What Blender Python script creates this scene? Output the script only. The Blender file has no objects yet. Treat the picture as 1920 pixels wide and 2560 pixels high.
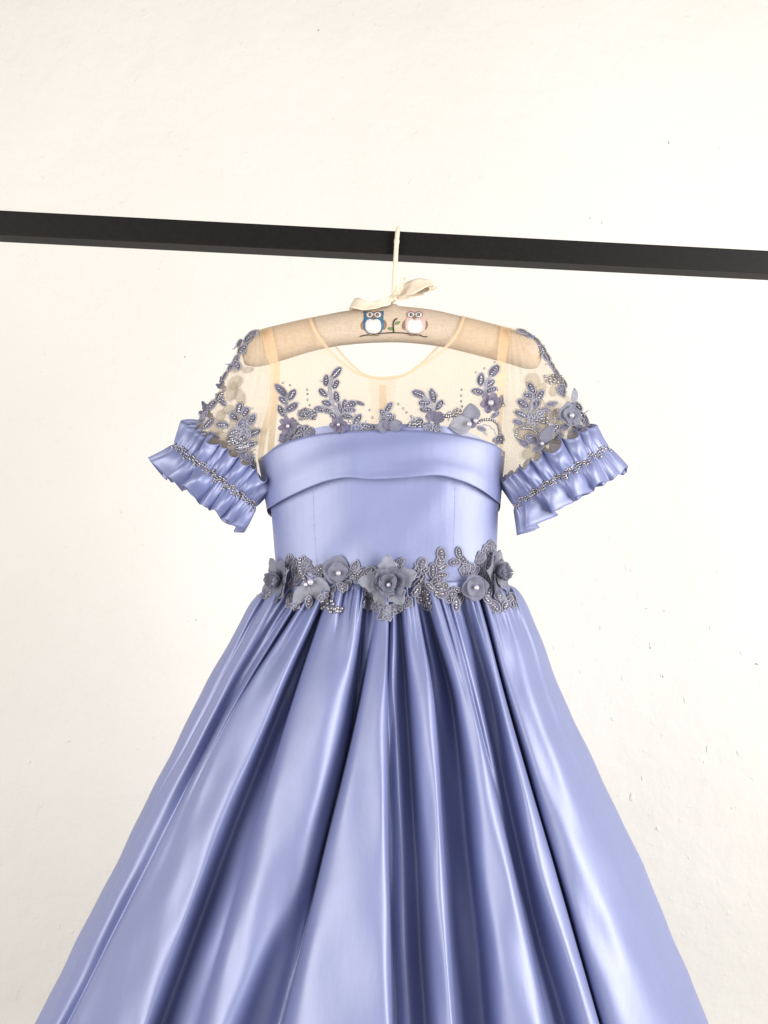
import bpy, bmesh, math, random
import numpy as np
from mathutils import Vector, Matrix
from mathutils.bvhtree import BVHTree

random.seed(7); rng = np.random.default_rng(7)
scene = bpy.context.scene
COL = scene.collection
PI = math.pi

# ------------------------------------------------------------------ camera, light
F = 2000.0          # focal length in photo pixels (photo 1920 x 2560)
DIST = 0.96         # camera to the plane of the hanger
ZC = 1.35           # camera height

cam_d = bpy.data.cameras.new('camera')
cam = bpy.data.objects.new('camera', cam_d); COL.objects.link(cam)
cam.location = (0, -DIST, ZC); cam.rotation_euler = (math.radians(90), 0, 0)
cam_d.sensor_fit = 'VERTICAL'; cam_d.sensor_height = 24.0; cam_d.sensor_width = 18.0
cam_d.lens = F / 2560 * 24.0
cam_d.clip_start = 0.01; cam_d.clip_end = 100
scene.camera = cam

world = bpy.data.worlds.new('World'); scene.world = world; world.use_nodes = True
wb = world.node_tree.nodes['Background']
wb.inputs[0].default_value = (1.0, 0.97, 0.93, 1); wb.inputs[1].default_value = 0.30

def area(name, loc, target, sx, sy, power, col):
    d = bpy.data.lights.new(name, 'AREA'); d.shape = 'RECTANGLE'; d.size = sx; d.size_y = sy
    d.energy = power; d.color = col
    o = bpy.data.objects.new(name, d); COL.objects.link(o); o.location = loc
    o.rotation_euler = (Vector(target) - Vector(loc)).to_track_quat('-Z', 'Y').to_euler()
    return o
area('window_light', (1.85, -1.25, 1.3), (0.0, 0.0, 1.05), 1.1, 1.9, 74, (1.0, 0.985, 0.97))
area('room_light', (-1.75, -1.75, 1.3), (0.0, 0.1, 1.05), 1.6, 1.8, 62, (1.0, 0.97, 0.94))

vs = scene.view_settings
vs.view_transform = 'Standard'; vs.look = 'None'; vs.exposure = 0.10; vs.gamma = 1.0
vs.use_curve_mapping = False
scene.render.engine = 'CYCLES'
scene.cycles.transparent_max_bounces = 32
scene.cycles.max_bounces = 10
scene.render.resolution_x = 768; scene.render.resolution_y = 1024

# ------------------------------------------------------------------ helpers
def P(px, py, Y):
    """photo pixel + depth (m behind the hanger plane) -> world point"""
    k = (DIST + Y) / F
    return Vector(((px - 960) * k, Y, (1280 - py) * k + ZC))

def pchip(xs, ys, xq):
    xs = np.asarray(xs, float); ys = np.asarray(ys, float); xq = np.asarray(xq, float)
    h = np.diff(xs); d = np.diff(ys) / h
    m = np.zeros(len(xs)); m[0] = d[0]; m[-1] = d[-1]
    for i in range(1, len(xs) - 1):
        if d[i-1] * d[i] > 0:
            w1 = 2*h[i] + h[i-1]; w2 = h[i] + 2*h[i-1]
            m[i] = (w1 + w2) / (w1/d[i-1] + w2/d[i])
    k = np.clip(np.searchsorted(xs, xq, side='right') - 1, 0, len(xs) - 2)
    t = (xq - xs[k]) / h[k]
    lo = t < 0; hi = t > 1; tc = np.clip(t, 0, 1)
    r = ((2*tc**3 - 3*tc**2 + 1)*ys[k] + (tc**3 - 2*tc**2 + tc)*h[k]*m[k]
         + (-2*tc**3 + 3*tc**2)*ys[k+1] + (tc**3 - tc**2)*h[k]*m[k+1])
    r = np.where(lo, ys[0] + (xq - xs[0])*m[0], r)
    return np.where(hi, ys[-1] + (xq - xs[-1])*m[-1], r)

def curve2(pts, n):
    """smooth resample of a 2D/3D polyline by arc length"""
    p = np.asarray(pts, float)
    s = np.concatenate([[0], np.cumsum(np.linalg.norm(np.diff(p, axis=0), axis=1))])
    q = np.linspace(0, s[-1], n)
    return np.stack([pchip(s, p[:, i], q) for i in range(p.shape[1])], 1)

ROOTLOC = {}
def mk(name, verts, faces, mat, parent=None, smooth=True, fmat=None, solid=0, label=None):
    me = bpy.data.meshes.new(name)
    me.from_pydata([tuple(v) for v in verts], [], [tuple(f) for f in faces])
    for m in (mat if isinstance(mat, (list, tuple)) else [mat]): me.materials.append(m)
    if fmat is not None: me.polygons.foreach_set('material_index', fmat)
    me.polygons.foreach_set('use_smooth', [smooth]*len(me.polygons))
    me.update()
    o = bpy.data.objects.new(name, me); COL.objects.link(o)
    if parent:
        o.parent = parent
        if parent.name in ROOTLOC: o.matrix_parent_inverse = Matrix.Translation(-ROOTLOC[parent.name])
    if solid:
        md = o.modifiers.new('thickness', 'SOLIDIFY'); md.thickness = solid; md.offset = 0
    if label: o['label'] = label
    return o

def root(name, loc, label, cat):
    o = bpy.data.objects.new(name, None); COL.objects.link(o); o.location = loc
    o.empty_display_size = 0.05
    o['label'] = label; o['category'] = cat; ROOTLOC[o.name] = Vector(loc)
    return o

def grid_faces(nr, nc, wrap=False):
    f = []
    for i in range(nr - 1):
        for j in range(nc if wrap else nc - 1):
            j2 = (j + 1) % nc
            f.append((i*nc + j, i*nc + j2, (i+1)*nc + j2, (i+1)*nc + j))
    return f

def tube(path, rad, sides=6, cap=True):
    """path: list of Vectors; rad: float or list -> verts, faces"""
    n = len(path); V = []; Fc = []
    path = [Vector(p) for p in path]
    up = Vector((0.13, -1, 0.21)).normalized()
    for i, p in enumerate(path):
        t = (path[min(i+1, n-1)] - path[max(i-1, 0)])
        t = t.normalized() if t.length > 1e-9 else Vector((0, 0, 1))
        a = t.cross(up)
        if a.length < 1e-4: a = t.cross(Vector((1, 0, 0)))
        a.normalize(); b = t.cross(a).normalized()
        r = rad[i] if hasattr(rad, '__len__') else rad
        for k in range(sides):
            th = 2*PI*k/sides
            V.append(p + a*(r*math.cos(th)) + b*(r*math.sin(th)))
    for i in range(n - 1):
        for k in range(sides):
            k2 = (k+1) % sides
            Fc.append((i*sides+k, i*sides+k2, (i+1)*sides+k2, (i+1)*sides+k))
    if cap:
        Fc.append(tuple(range(sides))[::-1]); Fc.append(tuple((n-1)*sides + k for k in range(sides)))
    return V, Fc

class MB:
    def __init__(s): s.v = []; s.f = []; s.m = []
    def add(s, V, Fc, mi=0):
        o = len(s.v); s.v += list(V); s.f += [tuple(i + o for i in f) for f in Fc]; s.m += [mi]*len(Fc)
    def build(s, name, mat, parent=None, **k): return mk(name, s.v, s.f, mat, parent, fmat=s.m, **k)

_b = bmesh.new(); bmesh.ops.create_icosphere(_b, subdivisions=1, radius=1)
_b.verts.ensure_lookup_table()
ICO1 = ([v.co.copy() for v in _b.verts], [tuple(v.index for v in f.verts) for f in _b.faces]); _b.free()
_b = bmesh.new(); bmesh.ops.create_uvsphere(_b, u_segments=20, v_segments=12, radius=1)
_b.verts.ensure_lookup_table()
UVS = ([v.co.copy() for v in _b.verts], [tuple(v.index for v in f.verts) for f in _b.faces]); _b.free()

# ------------------------------------------------------------------ materials
def newmat(name):
    m = bpy.data.materials.new(name); m.use_nodes = True
    nt = m.node_tree; b = nt.nodes['Principled BSDF']
    return m, nt, b
def node(nt, t, **k):
    n = nt.nodes.new(t)
    for a, v in k.items():
        if a in n.inputs: n.inputs[a].default_value = v
        else: setattr(n, a, v)
    return n
def noise(nt, scale, detail=3, rough=0.55, vec=None):
    n = node(nt, 'ShaderNodeTexNoise'); n.inputs['Scale'].default_value = scale
    n.inputs['Detail'].default_value = detail; n.inputs['Roughness'].default_value = rough
    if vec is not None: nt.links.new(vec, n.inputs['Vector'])
    return n
def ramp(nt, fac, stops):
    r = node(nt, 'ShaderNodeValToRGB'); e = r.color_ramp.elements
    while len(e) < len(stops): e.new(0.5)
    for el, (p, c) in zip(e, stops): el.position = p; el.color = (*c, 1)
    nt.links.new(fac, r.inputs[0]); return r
def objco(nt): return node(nt, 'ShaderNodeTexCoord').outputs['Object']
def mapped(nt, scale):
    mp = node(nt, 'ShaderNodeMapping'); mp.inputs['Scale'].default_value = scale
    nt.links.new(objco(nt), mp.inputs[0]); return mp.outputs[0]
def bump(nt, b, h, strength, dist, prev=None):
    n = node(nt, 'ShaderNodeBump'); n.inputs['Strength'].default_value = strength
    n.inputs['Distance'].default_value = dist; nt.links.new(h, n.inputs['Height'])
    if prev is not None: nt.links.new(prev.outputs[0], n.inputs['Normal'])
    nt.links.new(n.outputs[0], b.inputs['Normal']); return n

def satin_mat(name, base, metallic=0.0, rough=0.5, gl=(0.455, 0.475, 0.56), gfac=0.33):
    m, nt, b = newmat(name)
    co = objco(nt)
    n1 = noise(nt, 9, 4, 0.6, mapped(nt, (1, 1, 0.35)))
    r = ramp(nt, n1.outputs[0], [(0.3, tuple(c*0.93 for c in base)), (0.7, tuple(min(1, c*1.07) for c in base))])
    nt.links.new(r.outputs[0], b.inputs['Base Color'])
    b.inputs['Metallic'].default_value = metallic
    b.inputs['Roughness'].default_value = rough
    b.inputs['Specular IOR Level'].default_value = 0.4
    b.inputs['Sheen Weight'].default_value = 0.1; b.inputs['Sheen Roughness'].default_value = 0.4
    b.inputs['Sheen Tint'].default_value = (0.75, 0.78, 1, 1)
    weave = noise(nt, 1600, 1, 0.5, mapped(nt, (1, 1, 0.4)))
    wr = noise(nt, 22, 3, 0.5, mapped(nt, (1.0, 1.0, 0.22)))
    b1 = bump(nt, b, weave.outputs[0], 0.16, 0.0006)
    b2 = bump(nt, b, wr.outputs[0], 0.16, 0.006, b1)
    st = noise(nt, 95, 3, 0.6, mapped(nt, (1.0, 0.6, 0.05)))
    b2 = bump(nt, b, st.outputs[0], 0.06, 0.0035, b2)
    cr = noise(nt, 48, 2, 0.5, objco(nt))
    b2 = bump(nt, b, cr.outputs[0], 0.07, 0.004, b2)
    g = node(nt, 'ShaderNodeBsdfAnisotropic'); g.inputs['Color'].default_value = (*gl, 1); g.inputs['Roughness'].default_value = 0.575
    nt.links.new(b2.outputs[0], g.inputs['Normal'])
    mx = node(nt, 'ShaderNodeMixShader'); mx.inputs[0].default_value = gfac
    nt.links.new(b.outputs[0], mx.inputs[1]); nt.links.new(g.outputs[0], mx.inputs[2])
    nt.links.new(mx.outputs[0], nt.nodes['Material Output'].inputs[0])
    return m
SATIN_C = (0.174, 0.203, 0.43)
M_satin = satin_mat('periwinkle_satin', SATIN_C)

def sheer_mat(name, col, alpha, tint, fine=900):
    m = bpy.data.materials.new(name); m.use_nodes = True; nt = m.node_tree
    nt.nodes.clear(); out = node(nt, 'ShaderNodeOutputMaterial')
    tr = node(nt, 'ShaderNodeBsdfTransparent'); tr.inputs[0].default_value = (*tint, 1)
    df = node(nt, 'ShaderNodeBsdfDiffuse'); df.inputs[0].default_value = (*col, 1)
    tl = node(nt, 'ShaderNodeBsdfTranslucent'); tl.inputs[0].default_value = (*col, 1)
    m1 = node(nt, 'ShaderNodeMixShader'); m1.inputs[0].default_value = 0.45
    nt.links.new(df.outputs[0], m1.inputs[1]); nt.links.new(tl.outputs[0], m1.inputs[2])
    mx = node(nt, 'ShaderNodeMixShader')
    nz = noise(nt, fine, 2, 0.7, mapped(nt, (1, 1, 0.25)))
    nz2 = noise(nt, 60, 3, 0.6, mapped(nt, (1, 1, 0.2)))
    ad = node(nt, 'ShaderNodeMath', operation='ADD'); nt.links.new(nz.outputs[0], ad.inputs[0]); nt.links.new(nz2.outputs[0], ad.inputs[1])
    mr = node(nt, 'ShaderNodeMapRange'); mr.inputs['From Min'].default_value = 0.6; mr.inputs['From Max'].default_value = 1.4
    mr.inputs['To Min'].default_value = alpha*0.82; mr.inputs['To Max'].default_value = alpha*1.18
    nt.links.new(ad.outputs[0], mr.inputs['Value'])
    nt.links.new(mr.outputs[0], mx.inputs[0]); nt.links.new(tr.outputs[0], mx.inputs[1]); nt.links.new(m1.outputs[0], mx.inputs[2])
    nt.links.new(mx.outputs[0], out.inputs[0])
    return m
M_tulle = sheer_mat('peach_tulle', (0.97, 0.79, 0.60), 0.18, (1.0, 0.985, 0.955))
M_tulle2 = sheer_mat('peach_sleeve_tulle', (0.88, 0.78, 0.64), 0.30, (1.0, 0.98, 0.945))
M_tape = sheer_mat('peach_seam_tape', (0.97, 0.76, 0.53), 0.52, (1.0, 0.96, 0.88))
M_bind = sheer_mat('peach_binding', (0.95, 0.74, 0.52), 0.68, (1.0, 0.93, 0.84))
M_net = sheer_mat('grey_lace_net', (0.45, 0.43, 0.44), 0.20, (0.97, 0.96, 0.95), 1500)
M_netdark = sheer_mat('grey_lace_net_dense', (0.33, 0.30, 0.27), 0.40, (0.93, 0.91, 0.88), 1500)

def plain(name, col, rough=0.6, metallic=0.0, spec=0.4, bs=None, var=0.1, sheen=0):
    m, nt, b = newmat(name)
    n1 = noise(nt, 180, 3)
    r = ramp(nt, n1.outputs[0], [(0.3, tuple(c*(1-var) for c in col)), (0.7, tuple(min(1, c*(1+var)) for c in col))])
    nt.links.new(objco(nt), n1.inputs['Vector'])
    nt.links.new(r.outputs[0], b.inputs['Base Color'])
    b.inputs['Roughness'].default_value = rough; b.inputs['Metallic'].default_value = metallic
    b.inputs['Specular IOR Level'].default_value = spec
    if sheen: b.inputs['Sheen Weight'].default_value = sheen
    if bs: bump(nt, b, noise(nt, bs[0], 2, 0.6, objco(nt)).outputs[0], bs[1], bs[2])
    return m
M_lace = plain('lavender_grey_lace', (0.18, 0.17, 0.24), 0.75, bs=(1500, 0.7, 0.0012), var=0.3)
M_cord = plain('silver_lavender_cord', (0.34, 0.34, 0.42), 0.5, spec=0.5, bs=(2600, 0.6, 0.0006), var=0.2)
M_bead = plain('silver_grey_bead', (0.37, 0.355, 0.375), 0.26, metallic=0.65, spec=0.8, var=0.25)
M_pearl = plain('lilac_pearl', (0.62, 0.58, 0.66), 0.22, metallic=0.25, spec=0.8, var=0.05)
M_ribbon = plain('ivory_ribbon', (0.74, 0.63, 0.49), 0.5, bs=(700, 0.15, 0.001), var=0.05, sheen=0.2)
M_black = plain('black_metal_paint', (0.006, 0.005, 0.0045), 0.55, spec=0.2, bs=(900, 0.12, 0.0008), var=0.25)

def petal_mat(name, col, trans=0.38):
    m, nt, b = newmat(name)
    n1 = noise(nt, 120, 3, 0.6, objco(nt))
    r = ramp(nt, n1.outputs[0], [(0.3, tuple(c*0.88 for c in col)), (0.7, tuple(c*1.1 for c in col))])
    nt.links.new(r.outputs[0], b.inputs['Base Color'])
    b.inputs['Roughness'].default_value = 0.5; b.inputs['Specular IOR Level'].default_value = 0.35
    b.inputs['Sheen Weight'].default_value = 0.3
    bump(nt, b, noise(nt, 700, 2, 0.6, objco(nt)).outputs[0], 0.25, 0.0008)
    tl = node(nt, 'ShaderNodeBsdfTranslucent'); nt.links.new(r.outputs[0], tl.inputs[0])
    mx = node(nt, 'ShaderNodeMixShader'); mx.inputs[0].default_value = trans
    out = nt.nodes['Material Output']
    tp_ = node(nt, 'ShaderNodeBsdfTransparent'); mx2 = node(nt, 'ShaderNodeMixShader'); mx2.inputs[0].default_value = 0.20
    nt.links.new(b.outputs[0], mx.inputs[1]); nt.links.new(tl.outputs[0], mx.inputs[2])
    nt.links.new(mx.outputs[0], mx2.inputs[1]); nt.links.new(tp_.outputs[0], mx2.inputs[2]); nt.links.new(mx2.outputs[0], out.inputs[0])
    return m
M_org = petal_mat('grey_organza', (0.315, 0.318, 0.41))
M_orgl = petal_mat('pale_grey_organza', (0.43, 0.437, 0.505))
M_orgm = petal_mat('mauve_organza', (0.30, 0.27, 0.38))
M_orgd = petal_mat('slate_organza', (0.13, 0.13, 0.22))

def linen():
    m, nt, b = newmat('natural_linen')
    a = noise(nt, 700, 2, 0.7, mapped(nt, (0.12, 1, 1))); c = noise(nt, 700, 2, 0.7, mapped(nt, (1, 1, 0.12)))
    ad = node(nt, 'ShaderNodeMath', operation='ADD'); nt.links.new(a.outputs[0], ad.inputs[0]); nt.links.new(c.outputs[0], ad.inputs[1])
    ml = node(nt, 'ShaderNodeMath', operation='MULTIPLY'); nt.links.new(ad.outputs[0], ml.inputs[0]); ml.inputs[1].default_value = 0.5
    r = ramp(nt, ml.outputs[0], [(0.3, (0.46, 0.36, 0.265)), (0.5, (0.55, 0.44, 0.335)), (0.7, (0.61, 0.50, 0.39))])
    nt.links.new(r.outputs[0], b.inputs['Base Color']); b.inputs['Roughness'].default_value = 0.85
    b.inputs['Specular IOR Level'].default_value = 0.15
    b1 = bump(nt, b, ml.outputs[0], 0.5, 0.0012)
    bump(nt, b, noise(nt, 30, 3, 0.5, objco(nt)).outputs[0], 0.25, 0.006, b1)
    return m
M_linen = linen()

def thread(name, col, ang=0.0):
    m, nt, b = newmat(name)
    w = node(nt, 'ShaderNodeTexWave'); w.inputs['Scale'].default_value = 320; w.inputs['Distortion'].default_value = 3.0
    w.inputs['Detail'].default_value = 2
    mp = node(nt, 'ShaderNodeMapping'); mp.inputs['Rotation'].default_value = (0, ang, 0)
    nt.links.new(objco(nt), mp.inputs[0]); nt.links.new(mp.outputs[0], w.inputs['Vector'])
    r = ramp(nt, w.outputs[0], [(0.1, tuple(c*0.72 for c in col)), (0.8, col)])
    nt.links.new(r.outputs[0], b.inputs['Base Color']); b.inputs['Roughness'].default_value = 0.45
    bump(nt, b, w.outputs[0], 0.5, 0.0006)
    return m
T_blue = thread('blue_thread', (0.05, 0.16, 0.27)); T_pink = thread('pink_thread', (0.72, 0.50, 0.45))
T_white = thread('white_thread', (0.80, 0.76, 0.74), 0.9); T_brown = thread('brown_thread', (0.27, 0.17, 0.10), 0.6)
T_black = thread('black_thread', (0.012, 0.01, 0.01)); T_green = thread('green_thread', (0.16, 0.24, 0.07), 0.5)

def wall_mat():
    m, nt, b = newmat('cream_plaster')
    co = objco(nt)
    n1 = noise(nt, 1.6, 4, 0.6, co)
    r = ramp(nt, n1.outputs[0], [(0.3, (0.735, 0.71, 0.66)), (0.7, (0.775, 0.752, 0.708))])
    # small stains and specks with a shape of their own
    vo = node(nt, 'ShaderNodeTexVoronoi'); vo.inputs['Scale'].default_value = 16; vo.inputs['Randomness'].default_value = 1
    wn = noise(nt, 30, 3, 0.6, co)
    mixv = node(nt, 'ShaderNodeMixRGB'); mixv.inputs[0].default_value = 0.06
    nt.links.new(co, mixv.inputs[1]); nt.links.new(wn.outputs['Color'], mixv.inputs[2]); nt.links.new(mixv.outputs[0], vo.inputs['Vector'])
    sp = ramp(nt, vo.outputs['Distance'], [(0.018, (0.80, 0.74, 0.70)), (0.05, (1, 1, 1))])
    mu = node(nt, 'ShaderNodeMixRGB', blend_type='MULTIPLY'); mu.inputs[0].default_value = 0.6
    nt.links.new(r.outputs[0], mu.inputs[1]); nt.links.new(sp.outputs[0], mu.inputs[2])
    nt.links.new(mu.outputs[0], b.inputs['Base Color'])
    b.inputs['Roughness'].default_value = 0.75; b.inputs['Specular IOR Level'].default_value = 0.25
    f1 = noise(nt, 26, 6, 0.62, co); f2 = noise(nt, 7, 3, 0.5, co)
    b1 = bump(nt, b, f2.outputs[0], 0.25, 0.02)
    b2 = bump(nt, b, f1.outputs[0], 0.42, 0.006, b1)
    v2 = node(nt, 'ShaderNodeTexVoronoi'); v2.inputs['Scale'].default_value = 24; nt.links.new(mixv.outputs[0], v2.inputs['Vector'])
    pr = ramp(nt, v2.outputs['Distance'], [(0.05, (1, 1, 1)), (0.16, (0, 0, 0))])
    bump(nt, b, pr.outputs[0], 0.22, 0.004, b2)
    return m
M_wall = wall_mat()
M_hole = plain('dark_wall_hole', (0.40, 0.35, 0.30), 0.9)

# ------------------------------------------------------------------ wall
WY = 0.70
V = [(-3.4, WY, -1.6), (3.4, WY, -1.6), (3.4, WY, 3.6), (-3.4, WY, 3.6),
     (-3.4, WY+0.1, -1.6), (3.4, WY+0.1, -1.6), (3.4, WY+0.1, 3.6), (-3.4, WY+0.1, 3.6)]
wall = mk('wall', V, [(0, 1, 2, 3), (5, 4, 7, 6), (4, 0, 3, 7), (1, 5, 6, 2), (3, 2, 6, 7), (4, 5, 1, 0)], M_wall, smooth=False)
wall['kind'] = 'structure'
wall['label'] = 'cream plastered wall with small chips behind the dress'

def blob(px, py, w, h, ht, mat, name, ang=0):
    """irregular low lump on the wall"""
    n = 11; rings = 3; vs_ = []; fs = []
    rr = [1 + 0.35*random.uniform(-1, 1) for _ in range(n)]
    ca, sa = math.cos(ang), math.sin(ang)
    for k in range(rings):
        q = (1.0, 0.72, 0.35)[k]; z = (-0.0005, 0.6, 0.95)[k]*(ht if k else 1)
        for j in range(n):
            a = 2*PI*j/n; x = w/2*q*rr[j]*math.cos(a); y = h/2*q*rr[j]*math.sin(a)
            vs_.append(P(px + x*ca - y*sa, py + x*sa + y*ca, WY - z*(1 + 0.3*random.uniform(-1, 1) if k else 1)))
    fs = grid_faces(rings, n, True)
    vs_.append(P(px, py, WY - ht)); c = len(vs_) - 1
    fs += [((rings-1)*n + j, (rings-1)*n + (j+1) % n, c) for j in range(n)]
    return mk(name, vs_, fs, mat, wall)
for (x, y, w, h, a) in [(1580, 1992, 17, 34, .1), (1769, 1872, 9, 26, .1), (1846, 1884, 8, 20, -.3), (1556, 1696, 6, 17, -.2),
        (1625, 1612, 6, 22, .1), (1578, 1427, 11, 8, 0), (1502, 1569, 8, 14, 0), (1532, 1797, 16, 12, .6), (1606, 1946, 8, 18, 0),
        (1644, 2072, 12, 12, 0), (1853, 1633, 7, 18, -.4), (1653, 1689, 6, 14, -.4), (1457, 1510, 9, 7, 0), (1522, 1346, 7, 7, 0),
        (1776, 1570, 6, 13, 0), (1595, 1486, 9, 6, .5), (1795, 1430, 12, 8, 0), (1712, 1750, 5, 22, -.2), (1760, 1905, 8, 8, 0),
        (171, 1853, 14, 8, 0), (179, 2330, 16, 12, 0), (74, 1905, 10, 10, 0), (385, 1844, 10, 10, 0), (470, 1553, 12, 5, 0),
        (1722, 2145, 5, 6, 0), (1830, 2020, 6, 8, 0), (1450, 1680, 6, 8, 0), (1385, 1620, 4, 14, 0), (100, 930, 16, 6, .2),
        (1800, 372, 10, 10, 0), (1500, 955, 14, 10, 0), (1236, 690, 12, 5, .4)]:
    blob(x, y, w, h, 0.0007 + 0.00006*min(w, h), M_wall, 'paint_lump', a)
for (x, y, w, h) in [(1892, 1660, 11, 6), (490, 1550, 6, 4), (1657, 1692, 4, 6), (462, 892, 5, 4), (1672, 357, 4, 8), (796, 75, 4, 6),
        (1626, 1620, 5, 5), (947, 1107, 3, 4), (1616, 1522, 4, 4), (1660, 1528, 4, 4), (1475, 545, 5, 5), (1504, 557, 4, 5)]:
    blob(x, y, w, h, 0.0008, M_hole, 'nail_hole')

# ------------------------------------------------------------------ rail
A = P(0, 525, -0.030); B = P(1920, 626, 0.035)
dr = (B - A).normalized(); back = Vector((-dr.y, dr.x, 0)).normalized()
upv = back.cross(dr).normalized()
if upv.z < 0: upv = -upv
S = 0.0285; A2 = A - dr*0.35; B2 = B + dr*0.35
bm = bmesh.new()
vv = [bm.verts.new(p + o) for p in (A2, B2) for o in (Vector(), back*S, back*S - upv*S, -upv*S)]
for f in [(0, 1, 2, 3), (7, 6, 5, 4), (0, 4, 5, 1), (1, 5, 6, 2), (2, 6, 7, 3), (3, 7, 4, 0)]: bm.faces.new([vv[i] for i in f])
bmesh.ops.recalc_face_normals(bm, faces=bm.faces)
bmesh.ops.bevel(bm, geom=[e for e in bm.edges], offset=0.0013, segments=2, affect='EDGES', profile=0.5)
me = bpy.data.meshes.new('clothes_rail'); bm.to_mesh(me); bm.free(); me.materials.append(M_black)
rail = bpy.data.objects.new('clothes_rail', me); COL.objects.link(rail)
rail['label'] = 'black square metal rail running across in front of the wall'; rail['category'] = 'clothes rail'

# ------------------------------------------------------------------ hanger
hanger = root('padded_hanger', P(985, 858, 0), 'padded linen hanger with two embroidered owls and a ribbon wrapped hook', 'hanger')
HT = [(606, 872), (612, 846), (640, 828), (700, 811), (775, 795), (860, 778), (940, 768), (985, 765), (1040, 769), (1090, 776), (1160, 792), (1270, 820), (1325, 838), (1346, 856), (1353, 882)]
HB = [(606, 890), (612, 912), (640, 917), (700, 903), (775, 880), (860, 863), (940, 857), (985, 856), (1040, 859), (1090, 865), (1160, 880), (1270, 909), (1325, 923), (1346, 918), (1353, 898)]
hx = np.array([p[0] for p in HT]); ht_ = np.array([p[1] for p in HT]); hb_ = np.array([p[1] for p in HB])
def htop(x): return float(pchip(hx, ht_, np.clip(x, 606, 1353)))
def hbot(x): return float(pchip(hx, hb_, np.clip(x, 606, 1353)))
xs = np.concatenate([np.linspace(606, 640, 8)[:-1], np.linspace(640, 1325, 70), np.linspace(1325, 1353, 8)[1:]])
NS = 28; V = []
for x in xs:
    t, b = htop(x), hbot(x); c = (t + b)/2; hh = (b - t)/2
    t -= 7*math.exp(-((x - 984)/9)**2)
    e = min(x - 606, 1353 - x); hd = 0.0185*min(1, math.sqrt(max(0.02, 1 - (1 - min(1, e/30))**2)))
    for k in range(NS):
        a = 2*PI*k/NS
        top = (c - t) if math.sin(a) > 0 else hh
        V.append(P(x + 0.6*math.sin(x*0.05 + 3*a), c - top*math.sin(a), hd*math.cos(a)))
Fc = grid_faces(len(xs), NS, True) + [tuple(range(NS)), tuple((len(xs)-1)*NS + k for k in range(NS))[::-1]]
pad = mk('padded_arm', V, Fc, M_linen, hanger)
def bvh(o):
    me = o.data; return BVHTree.FromPolygons([v.co.copy() for v in me.vertices], [tuple(p.vertices) for p in me.polygons])
BV = {'hanger': bvh(pad)}
CAMP = Vector((0, -DIST, ZC))
def hit(keys, px, py):
    d = (P(px, py, 0) - CAMP).normalized(); best = None
    for k in keys:
        r = BV[k].ray_cast(CAMP, d)
        if r[0] is not None and (best is None or r[0].y < best): best = r[0].y
    return best

# hook: ribbon wrapped wire up the front of the rail and over its top
hk = [(983, 764, 0.0), (984, 745, -0.001), (985, 715, -0.003), (987, 680, -0.0035), (989, 650, -0.0035), (991, 615, -0.0035), (993, 590, -0.0030)]
pts = [P(*p) for p in hk]
tp = P(994, 577, 0.0035)
rt = A + dr*((tp - A).dot(dr))       # front top edge of the rail there
pts += [rt + Vector((0, -0.0026, -0.001)), rt + Vector((0.0006, -0.0012, 0.0022)), rt + Vector((0.0008, 0.004, 0.0036)), rt + Vector((0.001, 0.014, 0.0044)),
        rt + Vector((0.0012, 0.024, 0.0040)), rt + Vector((0.0012, 0.0305, 0.0015)), rt + Vector((0.0012, 0.0325, -0.004)), rt + Vector((0.0012, 0.0325, -0.018))]
path = curve2([tuple(p) for p in pts], 150)
rad = [0.0026*(1 + 0.09*abs(math.sin(i*0.42))**0.5 + (0.16 if 74 < i < 80 else 0)) for i in range(150)]
vv_, ff_ = tube([Vector(p) for p in path], rad, 10)
hook = mk('hook', vv_, ff_, M_ribbon, hanger)

# bow ------------------------------------------------------------
def ribbon(name, pts, parent, width_dir=None):
    """pts: (px, py, Y, halfwidth_px, angle of the width direction in the picture plane deg, twist depth)"""
    n = 40; q = curve2([p[:3] for p in pts], n)
    s0 = np.linspace(0, 1, len(pts)); s = np.linspace(0, 1, n)
    hw = pchip(s0, [p[3] for p in pts], s); an = pchip(s0, [p[4] for p in pts], s); tw = pchip(s0, [p[5] for p in pts], s)
    V = []
    for i in range(n):
        for c in np.linspace(-1, 1, 7):
            a = math.radians(an[i]); w = hw[i]*c
            V.append(P(q[i, 0] + w*math.cos(a), q[i, 1] - w*math.sin(a), q[i, 2] + tw[i]*c + 0.0012*(1 - c*c) + 0.0006*math.sin(i*0.7 + 2*c)))
    return mk(name, V, grid_faces(n, 7), M_ribbon, parent, solid=0.0005)
KN = (984, 746)
kb = MB()
vs_ = [Vector((v.x*0.0052, v.y*0.004, v.z*0.0042))*(1 + 0.12*math.sin(5*v.x + 9*v.z)) + P(983, 745, -0.004) for v in UVS[0]]
kb.add(vs_, UVS[1])
vs_ = [Vector((v.x*0.003, v.y*0.0035, v.z*0.005)) + P(986, 741, -0.0065) for v in UVS[0]]
kb.add(vs_, UVS[1])
bow = kb.build('ribbon_bow', M_ribbon, hanger)
# left loop lying on the hanger
ribbon('ribbon_loop', [(983, 745, -.006, 6, 115, 0), (965, 752, -.010, 8, 112, .001), (940, 762, -.014, 9, 105, .002), (915, 764, -.018, 10, 95, .003), (893, 758, -.017, 14, 80, .004),
     (880, 757, -.013, 12, 60, .005), (879, 764, -.004, 9, 60, .004), (893, 768, .002, 7, 80, .002), (930, 765, .003, 6, 100, 0), (965, 753, .001, 5, 110, 0), (983, 746, -.003, 4, 115, 0)], bow)
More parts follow.
